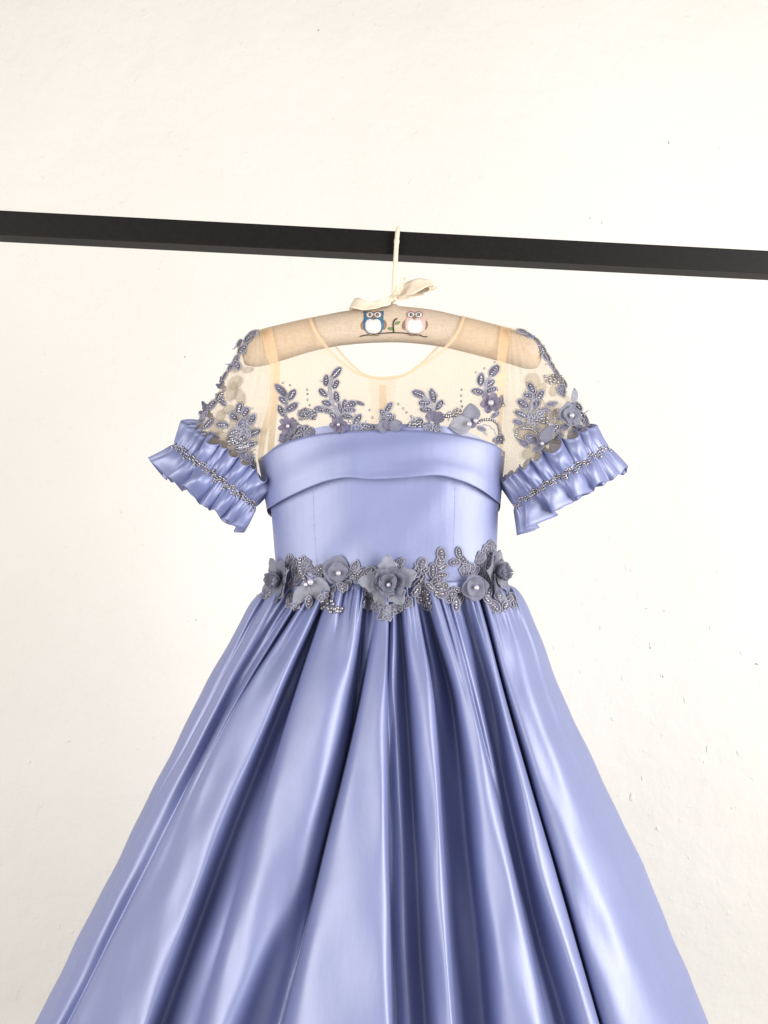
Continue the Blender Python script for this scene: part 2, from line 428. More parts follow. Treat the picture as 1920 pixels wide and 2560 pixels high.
# right big loop
ribbon('ribbon_loop', [(986, 744, -.006, 5, 125, 0), (1003, 733, -.010, 11, 122, .002), (1030, 718, -.014, 17, 118, .004), (1055, 709, -.015, 15, 108, .004), (1075, 707, -.012, 8, 95, .003),
     (1083, 712, -.006, 5, 85, .002), (1075, 720, -.001, 6, 110, .001), (1040, 732, .002, 7, 115, 0), (1005, 742, .001, 5, 115, 0), (986, 746, -.002, 4, 120, 0)], bow)
ribbon('ribbon_tail', [(985, 744, -.012, 4, 155, 0), (995, 726, -.019, 6, 155, 0), (1004, 709, -.020, 7, 158, 0), (1009, 699, -.019, 6, 160, 0), (1011, 693, -.018, 4, 160, 0)], bow)
ribbon('ribbon_tail', [(986, 746, -.007, 4, 100, 0), (1005, 744, -.011, 6, 100, .001), (1030, 739, -.013, 4, 97, .003), (1060, 736, -.013, 2.2, 93, .003)], bow)
ribbon('ribbon_tail', [(1074, 714, -.011, 4, 60, .001), (1082, 722, -.012, 8, 50, .002), (1090, 719, -.010, 5, 70, .002), (1093, 717, -.008, 2, 80, 0)], bow)

# embroidery -----------------------------------------------------
def patch(name, outline, mat, parent, h=0.0006, surf=('hanger',), n=None, jag=0):
    """padded patch of stitches following the surface; outline in photo px"""
    o = np.asarray(outline, float)
    if n: o = curve2(np.vstack([o, o[:1]]), n + 1)[:-1]
    c = o.mean(0); V = []; m = len(o)
    for q, z in ((1.0, -0.0006), (0.97, 0.6), (0.82, 1.0), (0.45, 1.1)):
        for i, p in enumerate(o):
            j = 1 + (jag*(1 if i % 2 else -1) if q > 0.9 else 0)
            x, y = c + (p - c)*q*j
            Y = hit(surf, x, y); Y = -0.018 if Y is None else Y
            V.append(P(x, y, Y - (z*h if z > 0 else z)))
    Y = hit(surf, *c); V.append(P(c[0], c[1], (Y if Y else -.018) - 1.1*h))
    Fc = grid_faces(4, m, True) + [(3*m + i, 3*m + (i+1) % m, 4*m) for i in range(m)]
    return mk(name, V, Fc, mat, parent)
def ell(cx, cy, rx, ry, n=16, a0=0): return [(cx + rx*math.cos(2*PI*i/n + a0), cy + ry*math.sin(2*PI*i/n + a0)) for i in range(n)]
def zx(x): return 860 + x*0.14466
def zy(y): return 740 + y*0.14466
def Z(l): return [(zx(x), zy(y)) for x, y in l]
def strand(name, pts, r, mat, parent, surf=('hanger',), h=0.0003):
    q = curve2(pts, 26); path = []
    for x, y in q:
        Y = hit(surf, x, y); path.append(P(x, y, (Y if Y else -.018) - h))
    v_, f_ = tube(path, r, 6); return mk(name, v_, f_, mat, parent)
br = strand('embroidered_branch', Z([(275, 697), (350, 680), (480, 662), (650, 645), (860, 634), (1000, 637), (1120, 652), (1250, 662), (1330, 680), (1370, 705), (1435, 700)]), 0.0007, T_black, pad)
strand('embroidered_twig', Z([(862, 632), (852, 560), (850, 490), (865, 430), (915, 387)]), 0.0008, T_black, br)
patch('embroidered_leaf', Z([(875, 495), (895, 450), (975, 432), (960, 470), (920, 498)]), T_green, br, n=14)
patch('embroidered_leaf', Z([(745, 560), (790, 535), (845, 545), (840, 590), (790, 592)]), T_green, br, n=14)
def owl(dx, body, tuft_pink, name):
    X = lambda l: Z([(x + dx, y) for x, y in l])
    if not tuft_pink:
        out = [(330, 250), (430, 262), (510, 275), (590, 262), (690, 250), (688, 330), (680, 380), (692, 450), (690, 540), (655, 610), (600, 655), (520, 672), (430, 655), (365, 610), (330, 550), (325, 460), (340, 380), (333, 320)]
    else:
        out = [(370, 240), (450, 235), (520, 262), (600, 232), (690, 240), (672, 300), (700, 380), (702, 470), (696, 560), (655, 625), (600, 655), (520, 668), (440, 655), (370, 615), (342, 550), (340, 460), (352, 390), (385, 320)]
    wl = patch('wing', X([(340, 410), (305, 450), (285, 520), (300, 570), (335, 590), (350, 500)]), T_brown, pad, h=0.0004, n=18)
    wr = patch('wing', X([(690, 410), (725, 440), (742, 500), (720, 560), (690, 590), (675, 500)]), T_brown, pad, h=0.0004, n=18)
    b = patch(name, X(out), body, pad, h=0.0008, n=44, jag=0.012)
    wl.parent = b; wr.parent = b
    patch('belly', X([(510, 410), (450, 388), (395, 410), (365, 470), (365, 550), (400, 620), (450, 648), (515, 655), (580, 645), (625, 610), (645, 540), (640, 460), (610, 405), (560, 390)]), T_white, b, h=0.0013, n=36, jag=0.015)
    for ex, s in ((447, 1), (580, -1)):
        patch('eye_ring', X(ell(ex, 322, 78, 62)), T_brown, b, h=0.0012, n=24)
        patch('eye', X(ell(ex, 322, 65, 50)), T_white, b, h=0.0016, n=24)
        patch('pupil', X(ell(ex + 2*s, 324, 30, 33)), T_black, b, h=0.0020, n=16)
        patch('eye_glint', X(ell(ex + 4*s, 326, 10, 12)), T_white, b, h=0.0024, n=10)
    patch('beak', X([(478, 345), (515, 330), (545, 345), (530, 375), (510, 408), (492, 378)]), T_brown, b, h=0.0022, n=14)
    for fx in (455, 557):
        patch('foot', X([(fx - 45, 655), (fx, 650), (fx + 48, 658), (fx + 42, 685), (fx, 690), (fx - 40, 682)]), T_brown, b, h=0.0018, n=14)
    return b
owl(0, T_blue, False, 'embroidered_owl')['label'] = 'blue embroidered owl with white belly'
owl(712, T_pink, True, 'embroidered_owl')['label'] = 'pink embroidered owl with white belly'

# ------------------------------------------------------------------ dress
dress = root('girls_dress', P(960, 2560, 0), 'periwinkle blue satin dress with sheer yoke and ruffled sleeves on the hanger', 'dress')

# ---- skirt: cross-sections traced fold by fold (x in px, d = mm in front of the mean surface)
SR = [1500, 1560, 1760, 2140, 2560]
SK = [
 ((655, 597, 489, 299, 86), (0, 0, 0, 0, 0)),
 ((664, 610, 503, 310, 104), (5, 8, 8, 6, 8)),
 ((672, 628, 523, 318, 114), (0, -2, -6, 4, 10)),
 ((674, 631, 526, 323, 120), (5, 8, 8, 7, 12)),
 ((684, 650, 545, 345, 140), (7, 14, 16, 12, 12)),
 ((692, 690, 574, 381, 168), (0, -6, -10, -9, -10)),
 ((694, 699, 578, 386, 172), (2, 4, 2, 0, -2)),
 ((700, 707, 586, 394, 182), (8, 14, 16, 16, 16)),
 ((706, 717, 592, 412, 216), (0, -3, 9, 16, 16)),
 ((714, 727, 602, 435, 262), (8, 12, 17, 20, 20)),
 ((726, 745, 630, 465, 305), (1, 5, 15, 22, 24)),
 ((738, 763, 665, 500, 345), (8, 16, 19, 22, 23)),
 ((746, 778, 688, 528, 373), (4, 10, 13, 17, 19)),
 ((750, 786, 701, 556, 402), (-4, -14, -22, -26, -28)),
 ((753, 790, 716, 592, 450), (-4, -16, -24, -20, -16)),
 ((755, 793, 728, 616, 494), (-2, -14, -20, -15, -13)),
 ((757, 795, 731, 619, 498), (4, 2, 2, -2, -4)),
 ((764, 806, 748, 636, 518), (8, 11, 16, 16, 16)),
 ((800, 845, 808, 672, 558), (8, 14, 19, 19, 19)),
 ((830, 875, 850, 738, 588), (12, 18, 15, 12, 10)),
 ((860, 899, 874, 772, 620), (10, 14, -4, 3, -16)),
 ((868, 905, 888, 793, 662), (-4, -14, -24, -9, -24)),
 ((880, 920, 892, 801, 693), (3, -2, -26, -17, -32)),
 ((892, 934, 897, 806, 709), (-3, -6, -20, -22, -30)),
 ((896, 939, 900, 810, 713), (4, 3, 0, 0, 0)),
 ((905, 945, 911, 828, 738), (8, 10, 16, 18, 20)),
 ((925, 955, 935, 890, 850), (9, 13, 19, 22, 24)),
 ((945, 965, 957, 952, 962), (11, 16, 22, 25, 27)),
 ((950, 971, 966, 969, 979), (8, 12, 16, 18, 20)),
 ((952, 972, 968, 972, 981), (-2, -4, -6, -8, -6)),
 ((960, 979, 980, 981, 991), (2, 2, -5, -14, -14)),
 ((968, 986, 990, 1003, 1018), (4, 4, -4, -5, -5)),
 ((980, 1001, 1016, 1038, 1061), (-3, -14, -22, -22, -20)),
 ((990, 1011, 1029, 1060, 1084), (4, 0, -2, -2, -2)),
 ((1000, 1022, 1041, 1074, 1097), (8, 10, 10, 10, 10)),
 ((1015, 1044, 1072, 1097, 1125), (10, 14, 19, 20, 22)),
 ((1022, 1052, 1085, 1108, 1137), (6, 10, 12, 14, 16)),
 ((1023, 1053, 1087, 1111, 1139), (-4, -8, -14, -16, -16)),
 ((1030, 1063, 1104, 1136, 1176), (3, -2, -16, -26, -28)),
 ((1042, 1078, 1130, 1172, 1216), (-5, -22, -28, -28, -28)),
 ((1050, 1086, 1144, 1194, 1242), (2, 0, -2, -2, -2)),
 ((1060, 1100, 1155, 1215, 1275), (8, 12, 12, 12, 12)),
 ((1078, 1126, 1175, 1258, 1345), (10, 16, 19, 20, 22)),
 ((1085, 1134, 1183, 1273, 1364), (6, 10, 12, 14, 16)),
 ((1086, 1136, 1185, 1276, 1367), (-2, 0, -8, -12, -12)),
 ((1095, 1146, 1199, 1285, 1381), (6, 6, -4, -16, -18)),
 ((1102, 1156, 1212, 1296, 1402), (-3, -6, -16, -20, -22)),
 ((1115, 1180, 1232, 1310, 1424), (0, -14, -16, -14, -14)),
 ((1125, 1195, 1247, 1327, 1447), (6, 4, 2, 4, 4)),
 ((1135, 1205, 1258, 1352, 1476), (8, 10, 10, 15, 17)),
 ((1142, 1214, 1267, 1376, 1497), (4, 6, 6, 8, 10)),
 ((1144, 1217, 1269, 1380, 1500), (-6, -16, -16, -16, -16)),
 ((1150, 1222, 1274, 1385, 1506), (4, 0, -2, -2, -2)),
 ((1165, 1236, 1291, 1404, 1528), (8, 10, 10, 10, 10)),
 ((1190, 1260, 1316, 1440, 1580), (4, 7, 14, 19, 20)),
 ((1215, 1288, 1345, 1480, 1630), (10, 15, 21, 24, 26)),
 ((1235, 1308, 1372, 1520, 1680), (2, 5, 12, 19, 22)),
 ((1250, 1316, 1389, 1545, 1710), (7, 9, 13, 15, 17)),
 ((1268, 1327, 1404, 1570, 1740), (0, 3, 7, 8, 10)),
 ((1292, 1337, 1417, 1597, 1772), (0, 0, 0, 0, 0)),
]
SX = np.array([a for a, _ in SK], float); SDp = np.array([b for _, b in SK], float)
ROWS = np.concatenate([np.linspace(1456, 1560, 46), np.linspace(1560, 2560, 150)[1:], np.linspace(2560, 2980, 24)[1:]])
nC = len(SK); SUB = 13
sidx = np.linspace(0, nC - 1, (nC - 1)*SUB + 1)
def skirt_b(row): return float(pchip([1456, 1480, 1560, 1760, 2140, 2560, 3000], [0.055, 0.062, 0.074, 0.108, 0.165, 0.215, 0.26], row))
# individual gathers: (place, width, depth in m, length in px)
GATH = [(676 + 606*(k + rng.uniform(-0.4, 0.4))/46, rng.uniform(3.0, 6.0), rng.uniform(0.005, 0.012), rng.uniform(50, 135)*(1 + (k % 4 == 0))) for k in range(47)]
V = []; NB = 90
slope = SX[:, 1] - SX[:, 2]
X0 = np.clip(SX[:, 1] + 0.48*slope, 664, 1290); X0 = np.maximum.accumulate(X0 + np.arange(nC)*0.02)
XT = 966 + (X0 - 966)*0.90
SX[:, 0] = SX[:, 1] + 0.32*slope
SDp[:, 1] *= 0.85; SDp[:, 0] = 0.9*SDp[:, 1]
NEGF = np.where(np.arange(nC) < 24, 1.15, 1.4)[:, None]
SDp[:, 1:] = np.where(SDp[:, 1:] < 0, SDp[:, 1:]*NEGF, SDp[:, 1:]*1.05)
tabx = np.column_stack([XT, X0, SX]); tabd = np.column_stack([SDp[:, 0]*0, SDp[:, 0]*0.8, SDp]); tabr = [1456, 1472] + SR
def smooth1(a, n=1):
    for _ in range(n):
        b = a.copy(); b[1:-1] = 0.25*a[:-2] + 0.5*a[1:-1] + 0.25*a[2:]; a = b
    return a
WX = pchip(np.arange(nC), X0, sidx)      # where each column starts at the waist
for row in ROWS:
    rq = min(row, 2560)
    cx_ = np.array([float(pchip(tabr, tabx[i], row)) for i in range(nC)])
    cd_ = np.array([float(pchip(tabr, tabd[i], rq)) for i in range(nC)])
    x = smooth1(pchip(np.arange(nC), cx_, sidx), 22); d = smooth1(pchip(np.arange(nC), cd_, sidx), 30)
    x = x + (np.exp(-sidx/3.0) + np.exp(-(nC - 1 - sidx)/3.0))*(1.6*math.sin(row*0.021) + 0.8*math.sin(row*0.047 + 1))*min(1, (row - 1456)/150)
    xl, xr = x[0], x[-1]; c = (xl + xr)/2; hw = (xr - xl)/2; b = skirt_b(row)
    u = np.clip((x - c)/hw, -1, 1)
    yb = -b*np.sqrt(np.clip(1 - u*u, 0, 1))
    g = math.exp(-((row - 1490)/(30 if row < 1490 else 62))**2)       # small gathers under the waist seam
    gat = 0.003*g*np.sin(sidx*2.9 + 1)*0.4
    for (gs, gwd, ga, gl_) in GATH:
        q = max(0.0, (row - 1462))
        gat = gat - ga*min(1, q/12)*math.exp(-(q/gl_)**2)*np.exp(-np.abs((WX - gs - 0.03*q*math.sin(gs))/(gwd*(1 + q/200)))**1.5)
    fade = np.clip(np.minimum(sidx, nC - 1 - sidx)/2, 0, 1)
    ww = 0.0011*(np.sin(sidx*1.7 + row*0.006) * np.sin(row*0.011 + sidx*0.6) + 0.6*np.sin(sidx*3.1 - row*0.013))*min(1, (row - 1456)/200)
    for i in range(len(x)):
        V.append(P(x[i], row, yb[i] - (d[i]*0.001 + gat[i] + ww[i])*fade[i]))
    for k in range(1, NB):
        a = PI*k/NB
        fo = 0.012*min(1, (row - 1456)/300)*math.sin(11*a + 0.5*math.sin(3*a))*min(1, 4*math.sin(a))
        V.append(P(c + hw*math.cos(a)*0.995, row, b*0.9*math.sin(a) + fo))
ncol = len(sidx) + NB - 1
skirt = mk('skirt', V, grid_faces(len(ROWS), ncol, True), M_satin, dress)
BV['skirt'] = bvh(skirt)

# ---- bodice
BL = ([1050, 1150, 1270, 1350, 1450, 1476], [668, 664, 677, 684, 690, 690])
BR = ([1050, 1150, 1270, 1350, 1450, 1476], [1256, 1256, 1246, 1243, 1240, 1242])
def sup(u, p=2.3): return max(0.0, 1 - abs(u)**p)**(1/p)
def bod_b(row): return float(pchip([1050, 1200, 1476], [0.060, 0.060, 0.056], row))
def bodice_depth(px, row):
    l, r = float(pchip(*BL, row)), float(pchip(*BR, row)); u = (px - (l + r)/2)/((r - l)/2)
    return -bod_b(row)*sup(max(-1, min(1, u)))
V = []; NA = 120; NRW = 60
for i in range(NRW):
    for k in range(NA):
        a = 2*PI*k/NA; u = math.cos(a); s = math.sin(a)
        cu = math.copysign(abs(u)**0.85, u)
        top = 1060 + 78*abs(cu)**4
        row = top + (1478 - top)*i/(NRW - 1)
        l, r = float(pchip(*BL, row)), float(pchip(*BR, row))
        px = (l + r)/2 + (r - l)/2*cu
        Y = -bod_b(row)*sup(cu)*(1 if s >= 0 else -1)
        wv = 0.0015*math.sin(px*0.021 + row*0.012)*math.sin(row*0.018 + 1) + 0.0010*math.sin((px + row)*0.037)*math.sin(row*0.011 + px*0.006) + 0.0013*math.sin(px*0.05 - row*0.02)*math.exp(-((row - 1440)/50)**2)
        seam = sum((0.0012 + 0.0005*math.sin(row*0.35))*math.exp(-((px - sx)/4.0)**2) for sx in (783, 1136))
        V.append(P(px, row, Y + (wv + seam)*max(0, s)))
bod = mk('bodice', V, grid_faces(NRW, NA, True), M_satin, dress)
BV['bodice'] = bvh(bod)
for sl in ([(783, 1200), (786, 1300), (792, 1400), (795, 1478)], [(1138, 1196), (1136, 1300), (1133, 1400), (1136, 1478)]):
    strand('princess_seam', sl, 0.0005, M_satin, bod, ('bodice',), -0.0002)
# narrow waistband piece under the appliqué
V = []
for i in range(6):
    for k in range(NA):
        a = 2*PI*k/NA; u = math.cos(a); cu = math.copysign(abs(u)**0.85, u)
        row = 1458 + 24*i/5 - 8*cu
        px = 966 + 281*cu
        V.append(P(px, row, -(0.0585 + 0.0008*math.sin(PI*i/5))*sup(cu)*(1 if math.sin(a) >= 0 else -1)))
wband = mk('waistband', V, grid_faces(6, NA, True), M_satin, dress, solid=0.0008)
BV['wband'] = bvh(wband)

# ---- folded band across the bust (a full ring round the body)
BT = ([640, 700, 760, 820, 900, 1000, 1100, 1180, 1230, 1266], [1154, 1112, 1092, 1082, 1077, 1075, 1081, 1094, 1108, 1132])
BB = ([660, 700, 740, 780, 820, 870, 930, 1000, 1090, 1150, 1200, 1254], [1278, 1254, 1234, 1216, 1202, 1194, 1199, 1196, 1189, 1202, 1224, 1262])
V = []; prof = [(0.06, -0.007, 0.0), (0.0, -0.0035, 0.0), (0.0, 0.0, 0.0)] + [(t, 0, 0) for t in np.linspace(0.06, 0.97, 16)] + [(1.0, -0.0006, 0), (1.0, -0.003, 0), (0.95, -0.0045, 0)]
for (t, off, _) in prof:
    for k in range(160):
        a = 2*PI*k/160; u = math.cos(a); s = math.sin(a); cu = math.copysign(abs(u)**0.85, u)
        l = 645 + 22*t; r = 1263 - 12*t
        c_, h_ = (l + r)/2, (r - l)/2
        px = c_ + h_*cu
        if s >= 0:
            tr, brw = float(pchip(*BT, px)), float(pchip(*BB, px))
        else:
            tr = 1150 - 30*abs(s); brw = 1270 + 46*abs(s)**0.6
            if cu > 0: tr -= 16*cu; brw -= 8*cu
        row = tr + (brw - tr)*t
        bb = 0.0635 + 0.0085*t**0.8 + off
        bb += 0.0004*math.exp(-((t - 0.74)/0.06)**2)
        bb += 0.0006*math.sin(px*0.03 + 2.0*t)*t + 0.0012*math.exp(-((px - 880)/26)**2)*t - 0.0012*math.exp(-((px - 925)/30)**2)*t + 0.001*math.sin(px*0.011 + 9*t)
        V.append(P(px, row, -bb*sup(cu, 2.5)*(1 if s >= 0 else -1)))
band = mk('folded_band', V, grid_faces(len(prof), 160, True), M_satin, dress)
BV['band'] = bvh(band)

# ---- sheer yoke
def coons(bot, top, left, right, nu, nv):
    """boundary polylines (px,row): bot/top left->right, left/right bottom->top"""
    b = curve2(bot, nu); t = curve2(top, nu); l = curve2(left, nv); r = curve2(right, nv)
    G = np.zeros((nv, nu, 2))
    for i in range(nv):
        v = i/(nv - 1)
        for j in range(nu):
            u = j/(nu - 1)
            G[i, j] = (1-v)*b[j] + v*t[j] + (1-u)*l[i] + u*r[i] - ((1-u)*(1-v)*b[0] + u*(1-v)*b[-1] + (1-u)*v*t[0] + u*v*t[-1])
    return G
ARML = [(646, 1192), (640, 1144), (650, 1071), (667, 1000), (672, 927), (664, 870), (654, 824)]
ARMR = [(1259, 1190), (1258, 1089), (1262, 1000), (1266, 907), (1273, 860), (1278, 819)]
NECK = [(654, 824), (715, 808), (775, 793), (786, 822), (815, 866), (858, 908), (905, 937), (950, 945), (1000, 940), (1050, 915), (1100, 880), (1132, 850), (1150, 820), (1160, 790), (1220, 805), (1278, 819)]
NECKB = [(654, 824), (715, 808), (795, 790), (812, 822), (840, 866), (876, 908), (915, 938), (955, 947), (1000, 942), (1045, 915), (1082, 880), (1110, 850), (1128, 820), (1142, 788), (1220, 805), (1278, 819)]
BOT = [(646, 1192), (665, 1150), (720, 1115), (800, 1098), (955, 1090), (1100, 1092), (1190, 1105), (1240, 1140), (1259, 1190)]
def y_yoke(px, row):
    t, b = htop(px), hbot(px); hc = (t + b)/2; hh = (b - t)/2
    if row < hc: return -0.0208*math.sqrt(max(0, 1 - ((hc - row)/(hh + 4))**2))
    q = min(1, (row - hc)/(1090 - hc)); q = q*q*(3 - 2*q)*0.6 + q*0.4
    return -0.0208 + (min(-0.022, bodice_depth(px, 1090) - 0.0006) + 0.0208)*q
def yoke(name, neck, sgn):
    G = coons(BOT, neck, ARML, ARMR, 90, 60); V = []
    for i in range(60):
        for j in range(90):
            x, y = G[i, j]
            w = 0.0008*math.sin(x*0.07 + y*0.015)*math.sin(y*0.02 + x*0.01)
            V.append(P(x, y, sgn*-1*y_yoke(x, y)*-1*(1 if sgn > 0 else 1) + w))
    return mk(name, V, grid_faces(60, 90), M_tulle, dress)
yf = yoke('sheer_front_yoke', NECK, 1)
yb_ = yoke('sheer_back_yoke', NECKB, -1)
BV['yoke'] = bvh(yf)
def strip(name, pts, hw, surf, mat, parent, lift=0.0008, n=50, sgn=1, yfun=None, solid=0):
    q = curve2([p[:2] for p in pts], n); w = pchip(np.linspace(0, 1, len(hw)), hw, np.linspace(0, 1, n)); V = []
    for i in range(n):
        t = q[min(i+1, n-1)] - q[max(i-1, 0)]; t = t/np.linalg.norm(t); nn = np.array([-t[1], t[0]])
        for c in (-1, -0.4, 0.4, 1):
            x, y = q[i] + nn*w[i]*c
            Y = yfun(x, y)*sgn - lift*sgn
            V.append(P(x, y, Y))
    return mk(name, V, grid_faces(n, 4), mat, parent, solid=solid)
strip('neckline_binding', NECK[2:14], [3.5]*4, None, M_bind, yf, yfun=y_yoke, n=80)
strip('neckline_binding', NECKB[2:14], [3]*4, None, M_bind, yb_, yfun=y_yoke, n=80, sgn=-1)
strip('shoulder_seam_tape', [(666, 821), (676, 870), (686, 925), (684, 985), (672, 1040), (658, 1090), (650, 1150)], [14, 13, 12, 10, 9, 8, 7], None, M_tape, yf, yfun=y_yoke)
strip('shoulder_seam_tape', [(1265, 818), (1258, 870), (1253, 915), (1251, 985), (1250, 1060), (1254, 1140)], [13, 12, 11, 8, 5, 4], None, M_tape, yf, yfun=y_yoke)
strip('back_seam_tape', [(676, 821), (692, 925), (690, 1000), (682, 1060), (676, 1140)], [9, 9, 8, 8, 8], None, M_tape, yb_, yfun=y_yoke, sgn=-1)
strip('back_placket', [(957, 948), (957, 1000), (958, 1100)], [33, 30, 30], None, M_tulle, yb_, yfun=y_yoke, sgn=-1)
strip('zip_tape', [(957, 962), (957, 1000), (958, 1100)], [9, 9, 9], None, M_tape, yb_, yfun=y_yoke, sgn=-1, lift=0.003)

# ---- sleeves
def sleeve(outer, bottom, arm, mirror):
    """outer: top->bottom, bottom: outer->inner, arm: bottom->top"""
    o = None
    for sgn in (1, -1):
        # u: outer(0) -> arm(1), v: bottom(0) -> top(1)
        tl, tr = outer[0], arm[-1]
        G = coons(bottom, [tl, ((tl[0]+tr[0])/2, (tl[1]+tr[1])/2 - 1.5), tr], outer[::-1], arm, 40, 50); V = []
        for i in range(50):
            v = 1 - i/49
            for j in range(40):
                u = j/39
                am = 0.0215 + (0.024*v)*math.sin(PI*min(1, u*0.8 + 0.1))
                pl = 0.0016*math.sin(u*34 + 2*v + (0 if sgn > 0 else 2))*math.exp(-v*1.6) + 0.0012*math.sin(u*13 + 7*v)*v
                sm = min(1, max(0, (v - 0.72)/0.25)); su = min(1, max(0, (u - 0.55)/0.4))
                am *= 1 - 0.85*sm*su
                V.append(P(G[i, j, 0], G[i, j, 1], -sgn*(am*math.sqrt(max(0, 1 - (1 - u)**2)) + pl*min(1, 6*u*(1.05 - u)))))
        if sgn == 1:
            o = mk('sheer_sleeve', V, grid_faces(50, 40), M_tulle2, dress)
        else:
            mk('sleeve_back', V, grid_faces(50, 40), M_tulle2, o)
    return o
slL = sleeve([(638, 823), (614, 846), (596, 880), (577, 915), (556, 958), (532, 1002), (505, 1040), (470, 1085)],
             [(470, 1085), (540, 1145), (600, 1190), (650, 1245)], [(650, 1245)] + ARML, False)
slR = sleeve([(1292, 823), (1325, 840), (1350, 865), (1372, 905), (1397, 942), (1422, 985), (1448, 1030), (1480, 1085)],
             [(1480, 1085), (1420, 1130), (1340, 1180), (1262, 1235)], [(1262, 1235)] + ARMR, True)
slL['label'] = 'sheer puff sleeve with dark grey lace'; slR['label'] = 'sheer puff sleeve with a round organza flower'
BV['slL'] = bvh(slL); BV['slR'] = bvh(slR)

# ---- ruffled cuffs
def ruffle(A_, B_, upw, loww, seed, parent, key, nfold):
    r = np.random.default_rng(seed)
    A_, B_ = np.array(A_, float), np.array(B_, float); mid = (A_ + B_)/2; half = (B_ - A_)/2
    L = np.linalg.norm(half); ax = half/L; nrm = np.array([-ax[1], ax[0]])
    if nrm[1] < 0: nrm = -nrm               # towards the hem
    NP = 460; NW = 31; V = []
    def phase(nf):
        wd = r.uniform(0.45, 1.9, nf); e = np.r_[0, np.cumsum(wd)]; e /= e[-1]
        q = np.arange(NP)/NP; p = np.interp(q, e, np.arange(nf + 1))*2*PI
        kk = r.uniform(0.25, 1.0, nf)*np.clip(wd, 0.5, 1.5); am = np.interp(q, (e[:-1] + e[1:])/2, kk, period=1)
        return p, am
    (pu, au), (pl, al) = phase(nfold + 3), phase(nfold - 5)
    ii = np.arange(NP)/NP*2*PI
    e1 = sum(np.sin(k*ii + seed*k)*0.5/k for k in (2, 3, 5, 7)); e2 = sum(np.sin(k*ii + seed*k*1.7)*0.5/k**0.5 for k in (9, 14, 19))
    def pleat(p, f):
        c = 1 - 2*abs(math.sin(p/2))**0.75                 # sharp crease in, round bulge out
        return -c*(1 - f) + f*-math.cos(p)
    for w in np.linspace(-1, 1, NW):
        bl = min(1, max(0, (w + 0.14)/0.28)); bl = bl*bl*(3 - 2*bl)
        for i in range(NP):
            a = ii[i]; f = abs(w)
            wu, wl = pleat(pu[i] + 0.5*f, f)*au[i], pleat(pl[i] - 0.7*f, f)*al[i]
            ro = (0.0018 + 0.0090*f**0.9)*wu*(1 - bl) + (0.0018 + 0.0105*f**0.75)*wl*bl
            ro += 0.0011*math.exp(-(f/0.42)**2)*(math.cos(3*pu[i] + 1.5) if w < 0 else math.cos(4*pl[i]))*min(1, f*8)
            fl = 1 + (0.045 if w > 0 else 0.02)*f
            cxn, cyn = math.cos(a), math.sin(a)
            wpx = loww if w > 0 else upw
            side = w*wpx*(1 + 0.10*e1[i]*f + 0.06*e2[i]*f) - (ro*550*f if w > 0 else ro*-1300*f)
            ax_off = math.sin((pl[i] if w > 0 else pu[i]) + 0.6)*f*(11.0 if w > 0 else 9.0)*(al[i] if w > 0 else au[i]) + 5*math.sin(3*a + seed)*w
            p2 = mid + half*cxn*fl + nrm*side + ax*(cxn*ro*1500 + ax_off) + nrm*3*math.sin(2*a + seed)
            V.append(P(p2[0], p2[1], -(0.046*fl + ro)*cyn - 0.0065*math.sin(PI*min(1, f*1.1))*cyn*(0.6 + 0.5*(au[i] if w < 0 else al[i]))))
    o = mk('ruffled_cuff', V, grid_faces(NW, NP, True), M_satin, parent, solid=0.0005)
    BV[key] = bvh(o)
    # stitched hems
    for wi in (0, NW - 1):
        pth = [o.data.vertices[wi*NP + i].co.copy() for i in range(0, NP, 2)]; pth.append(pth[0])
        v_, f_ = tube(pth, 0.0005, 5, False); mk('cuff_hem', v_, f_, M_satin, o)
    return o, mid, half, nrm
cufL = ruffle((436, 1111), (640, 1266), 68, 74, 3, slL, 'cuL', 21)
cufR = ruffle((1285, 1262), (1520, 1116), 68, 72, 8, slR, 'cuR', 21)

# ------------------------------------------------------------------ beads
def bead_into(mb, c, r, stretch=None):
    mb.add([c + (Vector((v.x*r, v.y*r, v.z*r)) if stretch is None else stretch(v, r)) for v in ICO1[0]], ICO1[1])
def bugle_into(mb, c, dirv, ln, r):
    v_, f_ = tube([c - dirv*ln/2, c - dirv*(ln/2*0.8), c + dirv*(ln/2*0.8), c + dirv*ln/2], [r*0.7, r, r, r*0.7], 6); mb.add(v_, f_)
for cu, key, sd in ((cufL, 'cuL', 1), (cufR, 'cuR', 2)):
    o, mid, half, nrm = cu; mb = MB(); rr = random.Random(sd); n = 58
    for i in range(n):
        t = -0.99 + 1.98*i/(n - 1)
        w = 4.5*math.sin(i*0.9) + rr.uniform(-2, 2)
        for q in range(2 if i % 3 else 3):
            p2 = mid + half*t + nrm*(w + (q - 0.5)*6.0 + rr.uniform(-1.5, 1.5))
            Y = hit((key,), *p2)
            if Y is None: Y = -0.046*math.sqrt(max(0, 1 - t*t))
            c = P(p2[0], p2[1], Y - 0.0013)
            if rr.random() < 0.2:
                d2 = half/np.linalg.norm(half); bugle_into(mb, c, Vector((d2[0], 0, -d2[1])), 0.0045, 0.0012)
            else: bead_into(mb, c, 0.0015*rr.uniform(0.8, 1.15))
    bb = mb.build('bead_trim', M_bead, o); bb['kind'] = 'stuff'

